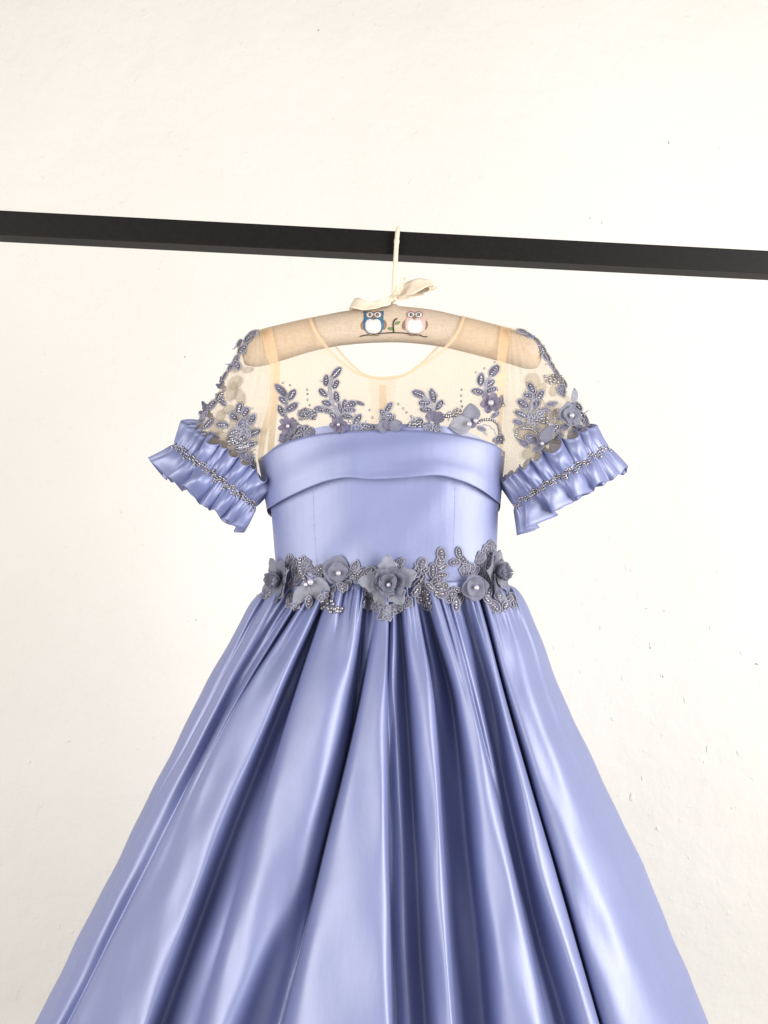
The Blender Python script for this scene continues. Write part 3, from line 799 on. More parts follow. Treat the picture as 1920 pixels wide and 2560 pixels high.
# ------------------------------------------------------------------ lace appliqué
class Sprig:
    def __init__(s, name, surf, parent, seed=1, dense=False, lift=0.0, yback=False):
        s.name, s.surf, s.parent = name, surf, parent; s.r = random.Random(seed)
        s.net = MB(); s.leaves = []; s.beads = MB(); s.cords = MB(); s.lift = lift; s.dense = dense; s.k = 0; s.yback = yback
    def Y(s, x, y):
        best = None
        for dx, dy in ((0, 0), (5, 0), (-5, 0), (0, 5), (0, -5)):
            h = hit(s.surf, x + dx, y + dy)
            if h is not None and (best is None or h < best): best = h
        if best is None: best = getattr(s, 'last', -0.03)
        if dx is not None: s.last = best
        if s.yback: best = -best
        return best - s.lift
    def leaf(s, x, y, ang, ln, wd, beads=3, fan=False):
        ln *= 1.08; wd *= 1.10
        a = math.radians(ang); ca, sa = math.cos(a), -math.sin(a)
        Y0 = s.Y(x, y); k = (DIST + Y0)/F
        n = 20 if fan else 16; out = []; fp = s.r.uniform(0, 6)
        for i in range(n):
            t = 2*PI*i/n; c, sn = math.cos(t), math.sin(t)
            if fan:
                q1 = 1 + 0.16*math.sin(2*t + fp) + 0.12*math.cos(3*t - fp) + 0.10*math.cos(6*t)
                lx, ly = ln/2*c*q1, wd/2*sn*q1
            else: lx, ly = ln/2*c, wd/2*sn*(0.55 + 0.45*abs(sn)**0.5)
            j = 1 + s.r.uniform(-.06, .06)
            out.append((lx*j, ly*j))
        def pt(lx, ly, h): 
            px, py = x + lx*ca - ly*sa, y + lx*sa + ly*ca
            return P(px, py, s.Y(px, py)*0.5 + Y0*0.5 - h)
        mb = MB()
        V = [pt(lx, ly, 0.0004) for lx, ly in out] + [pt(lx*0.55, ly*0.55, 0.0008) for lx, ly in out] + [pt(0, 0, 0.0009)]
        Fc = grid_faces(2, n, True) + [(n + i, n + (i+1) % n, 2*n) for i in range(n)]
        mb.add(V, Fc, 0)
        rim = [pt(lx, ly, 0.0011) for lx, ly in out]; rim.append(rim[0])
        v_, f_ = tube(rim, 0.00055, 5, False); mb.add(v_, f_, 1)
        if fan:
            for i in range(0, n, 2):
                v_, f_ = tube([pt(out[i][0]*0.15, out[i][1]*0.15, 0.0018), pt(out[i][0]*0.9, out[i][1]*0.9, 0.0013)], 0.0004, 4); mb.add(v_, f_, 1)
        s.leaves.append(mb)
        if not s.yback and s.r.random() < 0.6:
            s.squiggle(x + s.r.uniform(-9, 9), y + s.r.uniform(-9, 9), 1, 2, 2)
        # net backing, slightly larger
        s.k += 1; o2 = 0.00002*s.k
        V = [pt(lx*1.14 + 1.5*math.copysign(1, lx), ly*1.14 + 2.0*math.copysign(1, ly), -0.0002 + o2*0.3) for lx, ly in out] + [pt(0, 0, 0.0001 + o2*0.3)]
        s.net.add(V, [(i, (i+1) % n, n) for i in range(n)])
        # beads along the rib
        if beads:
            br_ = min(wd*0.21, ln*0.42/beads) * k
            br_ = max(0.0009, min(br_, 0.0016))
            bug = s.r.random() < 0.28
            for q in range(beads):
                lx = (q - (beads - 1)/2)*min(ln*0.68/max(beads, 1), 2.0*br_/k)
                c = pt(lx, s.r.uniform(-.5, .5), 0.0007 + br_*0.6)
                if bug:
                    bugle_into(s.beads, c, Vector((ca, 0, -sa)), br_*2.1, br_*0.85)
                else: bead_into(s.beads, c, br_*s.r.uniform(0.9, 1.08))
    def bead(s, x, y, r=1.0, h=0.0):
        bead_into(s.beads, P(x, y, s.Y(x, y) - 0.0008*r - h), 0.0017*r*s.r.uniform(.85, 1.1))
    def cluster(s, x0, y0, x1, y1, n, r=1.0):
        got = []
        for _ in range(n*8):
            x, y = s.r.uniform(x0, x1), s.r.uniform(y0, y1)
            if len(got) < n and all((x-a)**2 + (y-b)**2 > (5.2*r)**2 for a, b in got): got.append((x, y)); s.bead(x, y, r)
        cx, cy = (x0+x1)/2, (y0+y1)/2
        V = [P(cx + (x1-x0)*0.62*math.cos(t), cy + (y1-y0)*0.7*math.sin(t), s.Y(cx, cy) + 0.0002) for t in np.linspace(0, 2*PI, 13)[:-1]] + [P(cx, cy, s.Y(cx, cy))]
        s.net.add(V, [(i, (i+1) % 12, 12) for i in range(12)])
    def patch(s, x, y, rx, ry):
        n = 22; ring = []
        for q in (1.0, 0.5):
            for i in range(n):
                t = 2*PI*i/n; w = 1 + (0.14*math.sin(3*t + x) + 0.1*math.sin(7*t))*q
                px, py = x + rx*q*w*math.cos(t), y + ry*q*w*math.sin(t); ring.append(P(px, py, s.Y(px, py) + 0.0003))
        ring.append(P(x, y, s.Y(x, y) + 0.0003))
        s.net.add(ring, grid_faces(2, n, True) + [(n + i, n + (i+1) % n, 2*n) for i in range(n)])
    def chain(s, pts, n, r=1.0):
        for x, y in curve2(pts, n): s.bead(x, y, r)
        s.cord(pts, 5)
    def cord(s, pts, off=0, wig=1.2, rad=0.00055):
        q = curve2(pts, max(8, 6*len(pts))); ph = s.r.uniform(0, 6); path = []
        for i, (x, y) in enumerate(q):
            x += off*0.5 + wig*math.sin(i*1.1 + ph); y += wig*math.cos(i*1.3 + ph)
            path.append(P(x, y, s.Y(x, y) - 0.0009))
        v_, f_ = tube(path, rad, 5); s.cords.add(v_, f_)
    def stem(s, pts, k=3):
        for i in range(k): s.cord(pts, (i - (k-1)/2)*5.0)
        q = curve2(pts, 14); V = []
        for x, y in q:
            V += [P(x - 6, y, s.Y(x, y) + 0.0001), P(x + 6, y, s.Y(x, y) + 0.0001)]
        s.net.add(V, [(2*i, 2*i+1, 2*i+3, 2*i+2) for i in range(13)])
    def squiggle(s, x, y, n, rx, ry):
        for _ in range(n):
            a = s.r.uniform(0, 6.28); cx, cy = x + s.r.uniform(-rx, rx), y + s.r.uniform(-ry, ry); l = s.r.uniform(7, 14)
            s.cord([(cx - l*math.cos(a), cy - l*math.sin(a)), (cx + 3*math.sin(a), cy), (cx + l*math.cos(a), cy + l*math.sin(a))], 0, 2.2)
    def done(s, label=None):
        base = s.net.build(s.name, M_netdark if s.dense else M_net, s.parent)
        for mb in s.leaves: mb.build('lace_leaf', [M_netdark, M_net] if s.yback else [M_lace, M_cord], base)
        if s.cords.v:
            o = s.cords.build('cord_loops', M_cord, base); o['kind'] = 'stuff'
        if s.beads.v:
            o = s.beads.build('beads', M_bead, base); o['kind'] = 'stuff'
        if label: base['label'] = label
        return base

Yk = ('yoke', 'bodice', 'band')
Yk2 = ('yoke', 'bodice')
# chest, left
s = Sprig('lace_sprig', Yk2, dress, 11)
for a in [(703, 976, -45, 40, 17, 3), (730, 987, 60, 30, 16), (708, 1001, -45, 24, 14, 2), (730, 1018, 35, 34, 17), (703, 1027, -65, 28, 14)]: s.leaf(*a)
s.stem([(718, 987), (716, 1010), (714, 1040)]); s.leaf(716, 1094, 20, 36, 24, 0, True); s.leaf(748, 1078, 40, 26, 18, 3); s.leaf(764, 1072, 0, 20, 18, 2); s.leaf(774, 1079, 60, 22, 18, 0, True); s.leaf(744, 1096, 30, 26, 14, 2)
s.leaf(758, 1034, 20, 26, 20, 0, True); s.leaf(778, 1036, -20, 26, 22, 0, True); s.cluster(745, 1024, 789, 1049, 34, 1.05); s.chain([(739, 1052), (748, 1062), (760, 1068)], 6)
s.done()
s = Sprig('lace_sprig', Yk2, dress, 12)
for a in [(841, 932, 50, 34, 17, 4), (815, 951, 85, 28, 14), (839, 961, 60, 24, 14), (807, 982, -45, 26, 14), (841, 992, -80, 28, 14), (817, 1008, -20, 24, 14, 2), (800, 1023, -5, 28, 15),
          (819, 1027, -10, 22, 12), (833, 1038, -40, 20, 12, 2), (850, 1021, -70, 26, 10), (861, 1012, 85, 26, 12), (877, 1012, 20, 30, 18), (873, 1025, 0, 30, 12), (868, 1041, -10, 28, 12),
          (899, 1008, -20, 24, 8, 4), (893, 1050, 60, 32, 16), (917, 1065, -15, 30, 13)]: s.leaf(*a)
s.stem([(830, 940), (824, 972), (828, 1001), (841, 1027), (852, 1050)], 4); s.cord([(852, 1050), (870, 1062), (900, 1064)]); s.cord([(790, 1030), (812, 1016), (836, 1022)])
s.squiggle(880, 1060, 6, 30, 6)
s.done()
s = Sprig('lace_sprig', Yk2, dress, 13)
for a in [(957, 1034, -60, 24, 12), (972, 1018, 55, 28, 13), (970, 1039, 10, 22, 14, 2), (978, 1049, 60, 24, 13), (958, 1052, 80, 22, 12), (1032, 1060, 0, 18, 16, 1), (1048, 1054, 0, 18, 16, 2)]: s.leaf(*a)
s.stem([(966, 1026), (966, 1045), (968, 1066)]); s.cluster(1020, 1056, 1054, 1068, 8, 1.1); s.done()
s = Sprig('lace_sprig', Yk2, dress, 14)
for a in [(1047, 985, -20, 32, 18, 4), (1082, 989, -75, 34, 17), (1061, 1007, 0, 28, 17), (1098, 1013, 55, 28, 15), (1065, 1024, -5, 30, 14)]: s.leaf(*a)
s.stem([(1056, 985), (1072, 1003), (1084, 1022), (1088, 1036)]); s.leaf(1070, 1066, 20, 24, 20, 0, True); s.leaf(1093, 1068, -50, 26, 16, 0, True)
s.chain([(1108, 1038), (1118, 1041), (1130, 1038)], 5, 1.5); s.cluster(1131, 1022, 1154, 1042, 9, 1.3); s.squiggle(1118, 1042, 4, 12, 6); s.done()
s = Sprig('lace_sprig', Yk2, dress, 15)
for a in [(1235, 927, 50, 34, 20, 4), (1202, 949, 85, 32, 17), (1225, 959, 35, 26, 15), (1194, 979, -10, 30, 16), (1228, 975, 20, 28, 13)]: s.leaf(*a)
s.stem([(1228, 938), (1216, 958), (1212, 984)]); s.chain([(1196, 1056), (1206, 1050), (1222, 1049), (1238, 1054), (1247, 1068), (1250, 1088)], 15, 1.25)
s.leaf(1248, 1099, 0, 24, 22, 2, True); s.leaf(1252, 1004, 80, 30, 10, 3); s.leaf(1204, 1072, -20, 22, 10, 0); s.leaf(1238, 1037, 35, 22, 10, 2); s.cord([(1196, 1066), (1212, 1062), (1232, 1072), (1240, 1088), (1236, 1104)]); s.done()
# scattered single beads
mb = MB()
for (x, y) in [(768, 974), (769, 985), (769, 999), (774, 1013), (707, 957), (725, 963), (924, 1025), (931, 1044), (1154, 974), (1153, 989), (1153, 1003), (1155, 1016), (996, 1010), (1008, 1021), (1016, 1031), (1028, 1040), (1036, 1048), (1237, 905), (1211, 921), (1190, 931)]:
    bead_into(mb, P(x, y, y_yoke(x, y) - 0.0012), 0.0016)
o = mb.build('scattered_beads', M_bead, yf); o['kind'] = 'stuff'

# sleeves
s = Sprig('sleeve_lace', ('slL',), slL, 21, True)
for a in [(598, 1021, 75, 28, 17), (614, 1031, 60, 26, 15), (584, 1041, -40, 26, 15, 2), (628, 1051, 60, 34, 17), (556, 1062, -5, 32, 14), (587, 1080, 20, 30, 15), (636, 1082, 25, 32, 15),
          (606, 1062, 80, 34, 22, 1), (612, 1090, 60, 34, 24, 2), (590, 1104, -20, 30, 16), (622, 1112, 10, 34, 16, 4), (600, 1122, 0, 30, 16), (632, 1170, 70, 26, 13, 3), (612, 1140, -50, 30, 18, 0), (628, 1150, -70, 26, 14, 1)]: s.leaf(*a)
s.patch(604, 1080, 38, 62); s.patch(622, 1156, 18, 34); s.squiggle(605, 1080, 18, 24, 34); s.chain([(598, 1119), (615, 1117), (630, 1110), (643, 1108)], 12, 1.2); s.cluster(565, 1090, 612, 1112, 10, 1.3); s.squiggle(618, 1150, 8, 14, 22); s.done()
s = Sprig('sleeve_edge_lace', ('slL',), slL, 22, True)
for a in [(634, 832, 20, 22, 10, 1), (620, 846, 55, 28, 13, 2), (606, 873, 45, 28, 15), (598, 858, 60, 20, 9, 0), (590, 898, 60, 24, 11, 2), (593, 913, -60, 24, 14, 2), (577, 917, 55, 22, 9, 2), (562, 940, 60, 26, 8, 0), (548, 992, 60, 28, 12, 3), (530, 1012, 50, 30, 14, 3),
          (556, 1005, -45, 24, 12, 3), (522, 1058, 45, 34, 14, 4), (510, 1038, 45, 26, 10, 2), (534, 1088, -28, 30, 10, 4), (502, 1052, 40, 22, 10, 0)]: s.leaf(*a)
s.cluster(540, 984, 560, 1004, 10, 1.2); s.done()
s = Sprig('sleeve_lace', ('slR',), slR, 23, True)
for a in [(1328, 970, -60, 30, 15), (1320, 989, -10, 22, 15, 2), (1350, 988, 60, 26, 15), (1308, 1010, -35, 32, 18), (1303, 1036, -25, 34, 15), (1379, 1010, 10, 26, 11), (1363, 1025, 0, 24, 11), (1350, 1034, 30, 22, 13, 2),
          (1329, 1040, -70, 24, 13, 2), (1340, 1010, 70, 30, 16, 1), (1296, 1056, -20, 26, 12, 0), (1370, 1098, 60, 30, 14, 2), (1388, 1072, 50, 26, 14, 3), (1330, 1098, -30, 34, 20, 0), (1310, 1108, -30, 26, 14, 0), (1396, 1090, 50, 22, 10, 2), (1345, 1120, 20, 26, 14, 0)]: s.leaf(*a)
s.patch(1332, 1052, 44, 72); s.patch(1392, 1062, 30, 46); s.squiggle(1380, 1060, 8, 22, 24); s.stem([(1334, 985), (1330, 1008), (1327, 1032), (1318, 1062)], 3); s.squiggle(1330, 1050, 12, 24, 24)
s.cluster(1339, 1044, 1370, 1058, 11, 1.25); s.chain([(1300, 1097), (1289, 1090), (1290, 1078), (1304, 1070), (1322, 1071), (1338, 1078), (1347, 1086)], 17, 1.2)
s.cluster(1362, 938, 1406, 958, 17, 1.3); s.done()
s = Sprig('sleeve_edge_lace', ('slR',), slR, 24, True)
for a in [(1306, 829, -20, 26, 9, 1), (1324, 839, -30, 22, 9, 0), (1340, 853, -45, 28, 12, 2), (1357, 874, -60, 26, 11, 2), (1366, 892, -50, 26, 13, 2), (1380, 914, -60, 22, 8, 1), (1392, 934, -60, 24, 9, 0), (1408, 958, -60, 26, 12, 2), (1404, 976, -70, 30, 18, 0, True),
          (1446, 1016, -50, 24, 12, 2), (1462, 1050, -50, 24, 16, 0, True), (1452, 1036, -40, 22, 12, 1), (1440, 1072, 20, 32, 18, 0, True), (1410, 1068, 10, 28, 12, 0)]: s.leaf(*a)
s.done()
# lace on the far side of the sleeves, seen through the tulle
for pts, key, par, sd in (([(588, 957, 40, 40, 26), (580, 980, 70, 44, 24), (600, 992, -70, 40, 22), (619, 925, 10, 26, 12), (590, 922, 20, 34, 14), (552, 1040, 60, 30, 20), (570, 1024, 20, 30, 18), (580, 1130, 30, 50, 36), (556, 1096, 0, 50, 30), (545, 1068, 40, 44, 26)], 'slL', slL, 31),
                      ([(1332, 952, 10, 36, 34), (1350, 975, 50, 36, 22), (1385, 975, 70, 30, 20), (1310, 1080, 60, 50, 30), (1345, 1075, 20, 50, 36), (1380, 1050, 60, 50, 30), (1370, 1030, 10, 40, 26), (1335, 1130, 20, 60, 30)], 'slR', slR, 32)):
    s = Sprig('back_sleeve_lace', (key,), par, sd, False, 0.0, True)
    for (x, y, a, l, w) in pts: s.leaf(x, y, a, l, w, 0)
    s.done()

# waist
Wk = ('bodice', 'skirt', 'wband')
s = Sprig('waist_lace', Wk, dress, 41, False, 0.0006)
for a in [(721, 1402, 60, 28, 20, 0, True), (732, 1414, 80, 26, 16, 0, True), (738, 1432, 80, 30, 18, 0, True), (734, 1455, 70, 32, 20, 0, True), (764, 1408, 30, 20, 18, 0, True), (773, 1422, 30, 18, 16, 0, True), (786, 1430, 0, 18, 14, 0, True),
          (801, 1423, 40, 26, 22, 2, True), (745, 1448, 60, 30, 16, 0), (825, 1478, 50, 26, 20, 0, True), (808, 1494, 10, 28, 18, 0, True), (738, 1514, 30, 24, 14, 0, True), (726, 1500, 60, 30, 20, 0, True), (772, 1504, 88, 30, 15, 3), (716, 1420, 50, 24, 16, 0, True),
          (676, 1478, 60, 24, 14, 2), (664, 1488, 60, 18, 10, 1), (756, 1418, 85, 50, 18, 0)]: s.leaf(*a)
s.chain([(749, 1399), (749, 1414), (751, 1428), (757, 1441), (764, 1452)], 9, 1.35); s.chain([(804, 1440), (796, 1446), (786, 1450)], 5, 1.1)
s.cluster(804, 1502, 834, 1522, 12, 1.45); s.cluster(822, 1519, 856, 1531, 11, 1.45); s.cord([(742, 1398), (745, 1425), (756, 1450)]); s.cord([(757, 1395), (760, 1425), (775, 1445), (800, 1436)]); s.done()
s = Sprig('waist_lace', Wk, dress, 42, False, 0.0006)
for a in [(856, 1468, 90, 24, 22, 2, True), (868, 1460, 40, 24, 14, 1), (888, 1417, 20, 24, 22, 1, True), (900, 1430, 50, 26, 15), (921, 1430, 32, 40, 18, 4), (890, 1446, -15, 26, 12), (884, 1436, 60, 24, 14, 2),
          (962, 1530, 40, 36, 26, 0, True), (945, 1516, 0, 32, 22, 0, True), (990, 1520, 30, 34, 22, 0, True), (916, 1496, 60, 36, 26, 0, True), (926, 1512, 20, 30, 20, 0, True), (1016, 1506, 30, 34, 22, 0, True), (998, 1410, 60, 28, 18, 0, True), (930, 1478, 30, 34, 24, 0, True), (972, 1540, 60, 24, 18, 0, True)]: s.leaf(*a)
s.squiggle(960, 1520, 8, 36, 10); s.done()
s = Sprig('waist_lace', Wk, dress, 43, False, 0.0006)
for a in [(1104, 1385, -80, 32, 19), (1100, 1404, 80, 24, 18, 2), (1105, 1418, 35, 28, 14), (1103, 1438, 5, 28, 16), (1082, 1427, 88, 36, 18, 4), (1090, 1452, 45, 24, 15, 2), (1054, 1410, 70, 30, 19), (1062, 1425, 30, 22, 14, 2), (1055, 1446, 60, 26, 15), (1046, 1459, 40, 26, 15),
          (1075, 1466, -45, 30, 13), (1057, 1480, 30, 36, 28, 3), (1061, 1500, 10, 34, 24, 4), (1067, 1515, -20, 24, 20, 3), (1094, 1473, 80, 28, 22, 3), (1108, 1466, 20, 26, 22, 3), (1106, 1484, 10, 28, 22, 3), (1119, 1494, -70, 28, 16), (1131, 1485, 0, 20, 19, 2), (1141, 1474, -10, 26, 13),
          (1140, 1512, 90, 34, 16), (1150, 1498, 70, 28, 14), (1160, 1486, 0, 20, 19, 1), (1042, 1430, 60, 30, 18, 2), (1040, 1478, 60, 30, 16, 2)]: s.leaf(*a)
s.stem([(1090, 1440), (1076, 1456), (1066, 1468)], 2); s.cluster(1052, 1486, 1076, 1512, 10, 1.3); s.cluster(1090, 1460, 1122, 1488, 12, 1.3); s.done()
s = Sprig('waist_lace', Wk, dress, 44, False, 0.0006)
for a in [(1148, 1381, -80, 26, 14), (1138, 1406, 0, 24, 17, 2), (1157, 1398, -50, 26, 14), (1165, 1411, 60, 20, 12, 2), (1163, 1425, 0, 26, 24, 0, True), (1176, 1420, 60, 24, 18, 0, True), (1187, 1430, 60, 26, 18, 0, True),
          (1227, 1366, 60, 30, 22, 0, True), (1202, 1394, 40, 26, 22, 0, True), (1216, 1376, 50, 28, 20, 0, True), (1217, 1396, 70, 30, 20, 0, True), (1228, 1386, 80, 30, 18, 0, True), (1206, 1412, 80, 28, 18, 0, True), (1209, 1436, 60, 28, 20, 0, True), (1221, 1458, 60, 32, 20, 0, True), (1216, 1420, 30, 26, 18, 0, True), (1226, 1440, 60, 28, 20, 0, True),
          (1221, 1481, 70, 30, 15, 3), (1218, 1498, -50, 24, 14, 2), (1234, 1515, -40, 40, 24, 4), (1248, 1489, 0, 22, 20, 1), (1265, 1514, 60, 26, 16, 2), (1281, 1494, -60, 26, 16, 2), (1283, 1510, -70, 20, 12, 2), (1272, 1500, 60, 24, 14, 1)]: s.leaf(*a)
s.done()

# ------------------------------------------------------------------ organza flowers
def frame(n):
    n = Vector(n).normalized(); x = Vector((0, 0, 1)).cross(n)
    x = -x if x.x < 0 else x
    x.normalize(); y = n.cross(x).normalized()
    if y.z < 0: y = -y
    return x, y, n
def petal(name, C, fr, ang, ln, wd, mat, parent, lift=25, shape='round', cup=0.2, r0=0.0, h0=0.0, rnd=None, curl=0.0):
    """petal from the flower centre C outward at picture angle ang; lift = degrees out of the flower plane"""
    rnd = rnd or random; x, y, n = fr; a = math.radians(ang); d = x*math.cos(a) + y*math.sin(a); t_ = -x*math.sin(a) + y*math.cos(a)
    nl, nw = 9, 7; V = []; ph = rnd.uniform(0, 6)
    for i in range(nl):
        t = i/(nl - 1)
        if shape == 'round': w = math.sin(PI*(0.06 + 0.86*t))**0.6*(1 if t < 0.98 else 0.6)
        elif shape == 'leaf': w = math.sin(PI*(0.03 + 0.95*t))**0.75*(1.1 - 0.25*t)
        elif shape == 'point': w = (math.sin(PI*min(1, 0.10 + 0.62*t)))*(1 if t < 0.62 else (1 - t)/0.38*0.82 + 0.18) + (0.13 if i % 2 else -0.05)*(t > 0.3)
        else: w = math.sin(PI*(0.08 + 0.72*t))**0.8
        el = math.radians(lift)*(1 - curl*t)
        rr = r0 + ln*t*math.cos(el); hh = h0 + ln*t*math.sin(el)
        for j in range(nw):
            s_ = -1 + 2*j/(nw - 1)
            z = cup*wd*0.5*(s_*s_) + 0.05*wd*math.sin(ph + 3*t + 2.6*s_) - 0.05*wd*(abs(s_) < 0.01)
            V.append(C + d*rr + t_*(s_*w*wd/2) + n*(hh + z))
    return mk(name, V, grid_faces(nl, nw), mat, parent, solid=0.00035)
def disc_petal(name, C, fr, r, mat, parent, h, cup, seed, off=(0, 0), notch=4):
    x, y, n = fr; rd = random.Random(seed); ph = rd.uniform(0, 6); V = []; NR, NAa = 7, 32
    for i in range(NR):
        q = i/(NR - 1)
        for k in range(NAa):
            a = 2*PI*k/NAa; rr = r*q*(1 + 0.07*math.sin(notch*a + ph)*q + 0.03*math.sin(7*a + ph))
            z = h + cup*r*q*q + 0.10*r*q*q*math.sin(3*a + ph) + 0.05*r*q*math.sin(5*a)
            V.append(C + x*(off[0] + rr*math.cos(a)) + y*(off[1] + rr*math.sin(a)) + n*z)
    return mk(name, V, grid_faces(NR, NAa, True), mat, parent, solid=0.00035)
def pearl(C, r, parent, mat=None):
    return mk('pearl', [C + v*r for v in UVS[0]], UVS[1], mat or M_pearl, parent)
def base_disc(C, fr, r, parent, name='organza_flower'):
    x, y, n = fr; V = [C + x*(r*math.cos(a)) + y*(r*math.sin(a)) - n*0.0006 for a in np.linspace(0, 2*PI, 13)[:-1]] + [C + n*0.0012]
    return mk(name, V, [(i, (i+1) % 12, 12) for i in range(12)], M_lace, parent)
PX = DIST/F*0.94
def centre(keys, x, y, lift=0.002):
    ys = [hit(keys, x + dx, y + dy) for dx in (-8, 0, 8) for dy in (-8, 0, 8)]; ys = [v for v in ys if v is not None]
    return P(x, y, (min(ys) if ys else -0.03) - lift)
FRONT = (0, -1, 0)
def round_flower(keys, x, y, r, n, seed, parent, off=(0.06, -0.1), mat=None, pr=6.5):
    fr = frame(n); C = centre(keys, x, y, 0.003); R = r*PX
    b = base_disc(C, fr, R*0.35, parent)
    disc_petal('petal', C, fr, R, mat or M_org, b, 0.0012, 0.16, seed)
    disc_petal('petal', C, fr, R*0.72, mat or M_org, b, 0.003, 0.22, seed + 5, (off[0]*R, off[1]*R))
    pearl(C + fr[0]*(off[0]*R*1.6) + fr[1]*(off[1]*R*1.6) + fr[2]*0.0062, pr*PX, b)
    return b
def star_flower(keys, x, y, r, n, seed, parent, mats, outer=6, inner=6, tilt=None, lift=0.004):
    rd = random.Random(seed); fr = frame(n); C = centre(keys, x, y, lift); R = r*PX
    b = base_disc(C, fr, R*0.3, parent)
    for k in range(outer):
        petal('petal', C, fr, 360/outer*k + rd.uniform(-14, 14) + 20, R*rd.uniform(0.9, 1.12), R*0.78, mats[k % 2], b, rd.uniform(8, 24), 'point', 0.18, rnd=rd, h0=0.0006*(k % 3))
    for k in range(inner):
        petal('petal', C, fr, 360/inner*k + rd.uniform(-12, 12), R*rd.uniform(0.58, 0.7), R*0.62, mats[0], b, rd.uniform(38, 55), 'point', 0.3, rnd=rd, h0=0.0015, curl=-0.2)
    for k in range(4):
        petal('petal', C, fr, 90*k + rd.uniform(-20, 20), R*0.40, R*0.42, mats[0], b, rd.uniform(58, 72), 'round', 0.35, rnd=rd, h0=0.002)
    pearl(C + fr[2]*(R*0.24) - fr[1]*R*0.10, 5.5*PX, b)
    return b
def small_flower(keys, x, y, r, n, k, seed, parent, mat, pr, shape='round', lift=12):
    rd = random.Random(seed); fr = frame(n); C = centre(keys, x, y, 0.002); R = r*PX
    b = base_disc(C, fr, R*0.3, parent)
    for i in range(k): petal('petal', C, fr, 360/k*i + rd.uniform(-6, 6) + 10, R, R*(0.62 if k > 6 else 0.8), mat, b, rd.uniform(lift*0.6, lift*1.5), shape, 0.35, r0=R*0.06, rnd=rd)
    pearl(C + fr[2]*0.0035, pr*PX, b)
    return b
# chest flowers
small_flower(Yk2, 721, 1066, 25, (-0.1, -1, 0), 8, 1, dress, M_orgm, 5)['label'] = 'small eight petal mauve flower'
small_flower(Yk2, 1225, 1008, 27, (0.1, -1, 0), 6, 2, dress, M_orgm, 8)
b = small_flower(Yk2, 846, 1064, 22, (0, -1, .2), 6, 3, dress, M_orgm, 4)
b = base_disc(centre(Yk2, 970, 1066), frame(FRONT), 0.006, dress)
for (a, l, w, m_) in ((168, 30, 34, M_org), (20, 36, 34, M_org), (120, 20, 22, M_orgm)): petal('petal', centre(Yk2, 972, 1070), frame(FRONT), a, l*PX, w*PX, m_, b, 14, 'leaf', 0.15)
b = base_disc(centre(Yk2, 1086, 1044), frame(FRONT), 0.005, dress)
for (a, l, w) in ((170, 25, 22), (140, 25, 20), (95, 18, 20), (30, 24, 20), (-5, 26, 22), (-40, 18, 18)): petal('petal', centre(Yk2, 1086, 1046), frame(FRONT), a, l*PX, w*PX, M_orgm, b, 18, 'round', 0.3)
C = centre(Yk2, 1180, 1058); b = base_disc(C, frame(FRONT), 0.006, dress)
petal('petal', C, frame(FRONT), 96, 50*PX, 48*PX, M_org, b, 10, 'leaf', 0.12); petal('petal', C, frame(FRONT), 190, 62*PX, 50*PX, M_orgl, b, 14, 'leaf', 0.12)
pearl(centre(Yk2, 1173, 1060, .006), 6.5*PX, b); pearl(centre(Yk2, 1189, 1052, .006), 6*PX, b)
# sleeve flowers
round_flower(('slR',), 1420, 1036, 30, (0.35, -1, 0.05), 4, slR)
C = centre(('slR',), 1436, 1010, .002); b = base_disc(C, frame((.5, -1, 0)), 0.004, slR); petal('petal', C, frame((.6, -1, .1)), 108, 42*PX, 27*PX, M_orgl, b, 20, 'leaf', 0.1)
C = centre(('slR',), 1352, 1106, .003); b = base_disc(C, frame(FRONT), 0.004, slR); petal('petal', C, frame((.1, -1, 0)), 55, 52*PX, 36*PX, M_org, b, 14, 'leaf', 0.1); pearl(centre(('slR',), 1355, 1109, .004), 5*PX, b)
C = centre(('slR',), 1446, 1068, .003); b = base_disc(C, frame(FRONT), 0.003, slR); petal('petal', C, frame((.2, -1, 0)), 120, 30*PX, 24*PX, M_org, b, 20, 'leaf', 0.1)
for (x, y, a1, a2, l) in ((526, 1040, 118, 160, 46), (560, 972, 100, 150, 34)):
    C = P(x, y, -0.002); b = base_disc(C, frame((-.6, -1, 0)), 0.004, slL)
    petal('petal', C, frame((-.5, -1, 0)), a1, l*PX, l*.45*PX, M_orgd, b, 10, 'point', 0.1); petal('petal', C, frame((-.5, -1, 0)), a2, l*.8*PX, l*.4*PX, M_orgd, b, 10, 'point', 0.1)
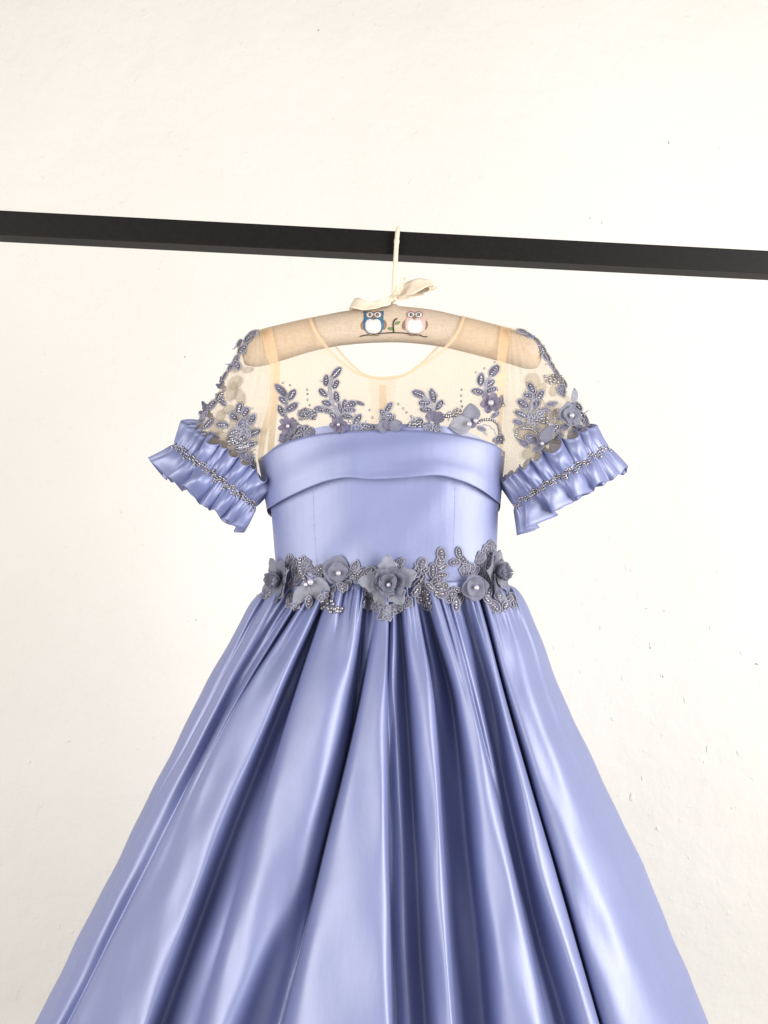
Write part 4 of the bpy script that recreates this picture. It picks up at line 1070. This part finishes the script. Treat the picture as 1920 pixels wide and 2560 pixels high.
# waist flowers
round_flower(Wk, 841, 1424, 34, (0.02, -1, 0.05), 9, dress, (0.1, -0.16))['label'] = 'round grey organza flower with pearl'
round_flower(Wk, 1186, 1468, 33, (0.1, -1, -0.05), 14, dress, (0.05, 0.02))
rd = random.Random(5); fr = frame((0, -1, 0.12)); C = centre(Wk, 972, 1456, 0.004)
big = base_disc(C, fr, 0.008, dress); big['label'] = 'large layered grey organza flower with pearl'
for (an_, l_, w_) in ((94, 70, 46), (178, 78, 50), (18, 74, 52), (240, 62, 50), (302, 66, 48), (140, 48, 36)):
    petal('petal', C, fr, an_, l_*PX, w_*PX, M_orgl, big, rd.uniform(6, 16), 'point', 0.16, rnd=rd)
for k in range(6):
    petal('petal', C, fr, 60*k + rd.uniform(-10, 10) + 15, rd.uniform(45, 52)*PX, 46*PX, M_org, big, rd.uniform(18, 34), 'point', 0.3, rnd=rd, h0=0.0015, curl=-0.2)
for k in range(4):
    petal('petal', C, fr, 90*k + rd.uniform(-20, 20), 34*PX, 36*PX, M_org, big, rd.uniform(40, 58), 'round', 0.3, rnd=rd, h0=0.002)
pearl(C + fr[2]*0.0075 - fr[1]*0.003, 6*PX, big)
star_flower(Wk, 704, 1450, 60, (-0.9, -0.75, 0.05), 6, dress, (M_org, M_org), 7, 6)
star_flower(Wk, 1236, 1432, 62, (0.95, -0.6, 0.1), 7, dress, (M_org, M_orgl), 7, 6)
C = centre(Wk, 771, 1461, .008); b = base_disc(C, frame(FRONT), 0.006, dress)
petal('petal', C, frame(FRONT), -18, 58*PX, 56*PX, M_orgl, b, 6, 'leaf', 0.08); petal('petal', C, frame(FRONT), -126, 62*PX, 38*PX, M_orgl, b, 8, 'leaf', 0.12)
pearl(C + Vector((0.0026, -0.005, 0.0030)), 7.5*PX, b); pearl(C + Vector((-0.0028, -0.0045, 0.0004)), 5.5*PX, b)
C = centre(Wk, 1246, 1476, .004); b = base_disc(C, frame((.3, -1, 0)), 0.004, dress)
petal('petal', C, frame((.3, -1, 0)), -66, 52*PX, 20*PX, M_orgl, b, 6, 'leaf', 0.3)
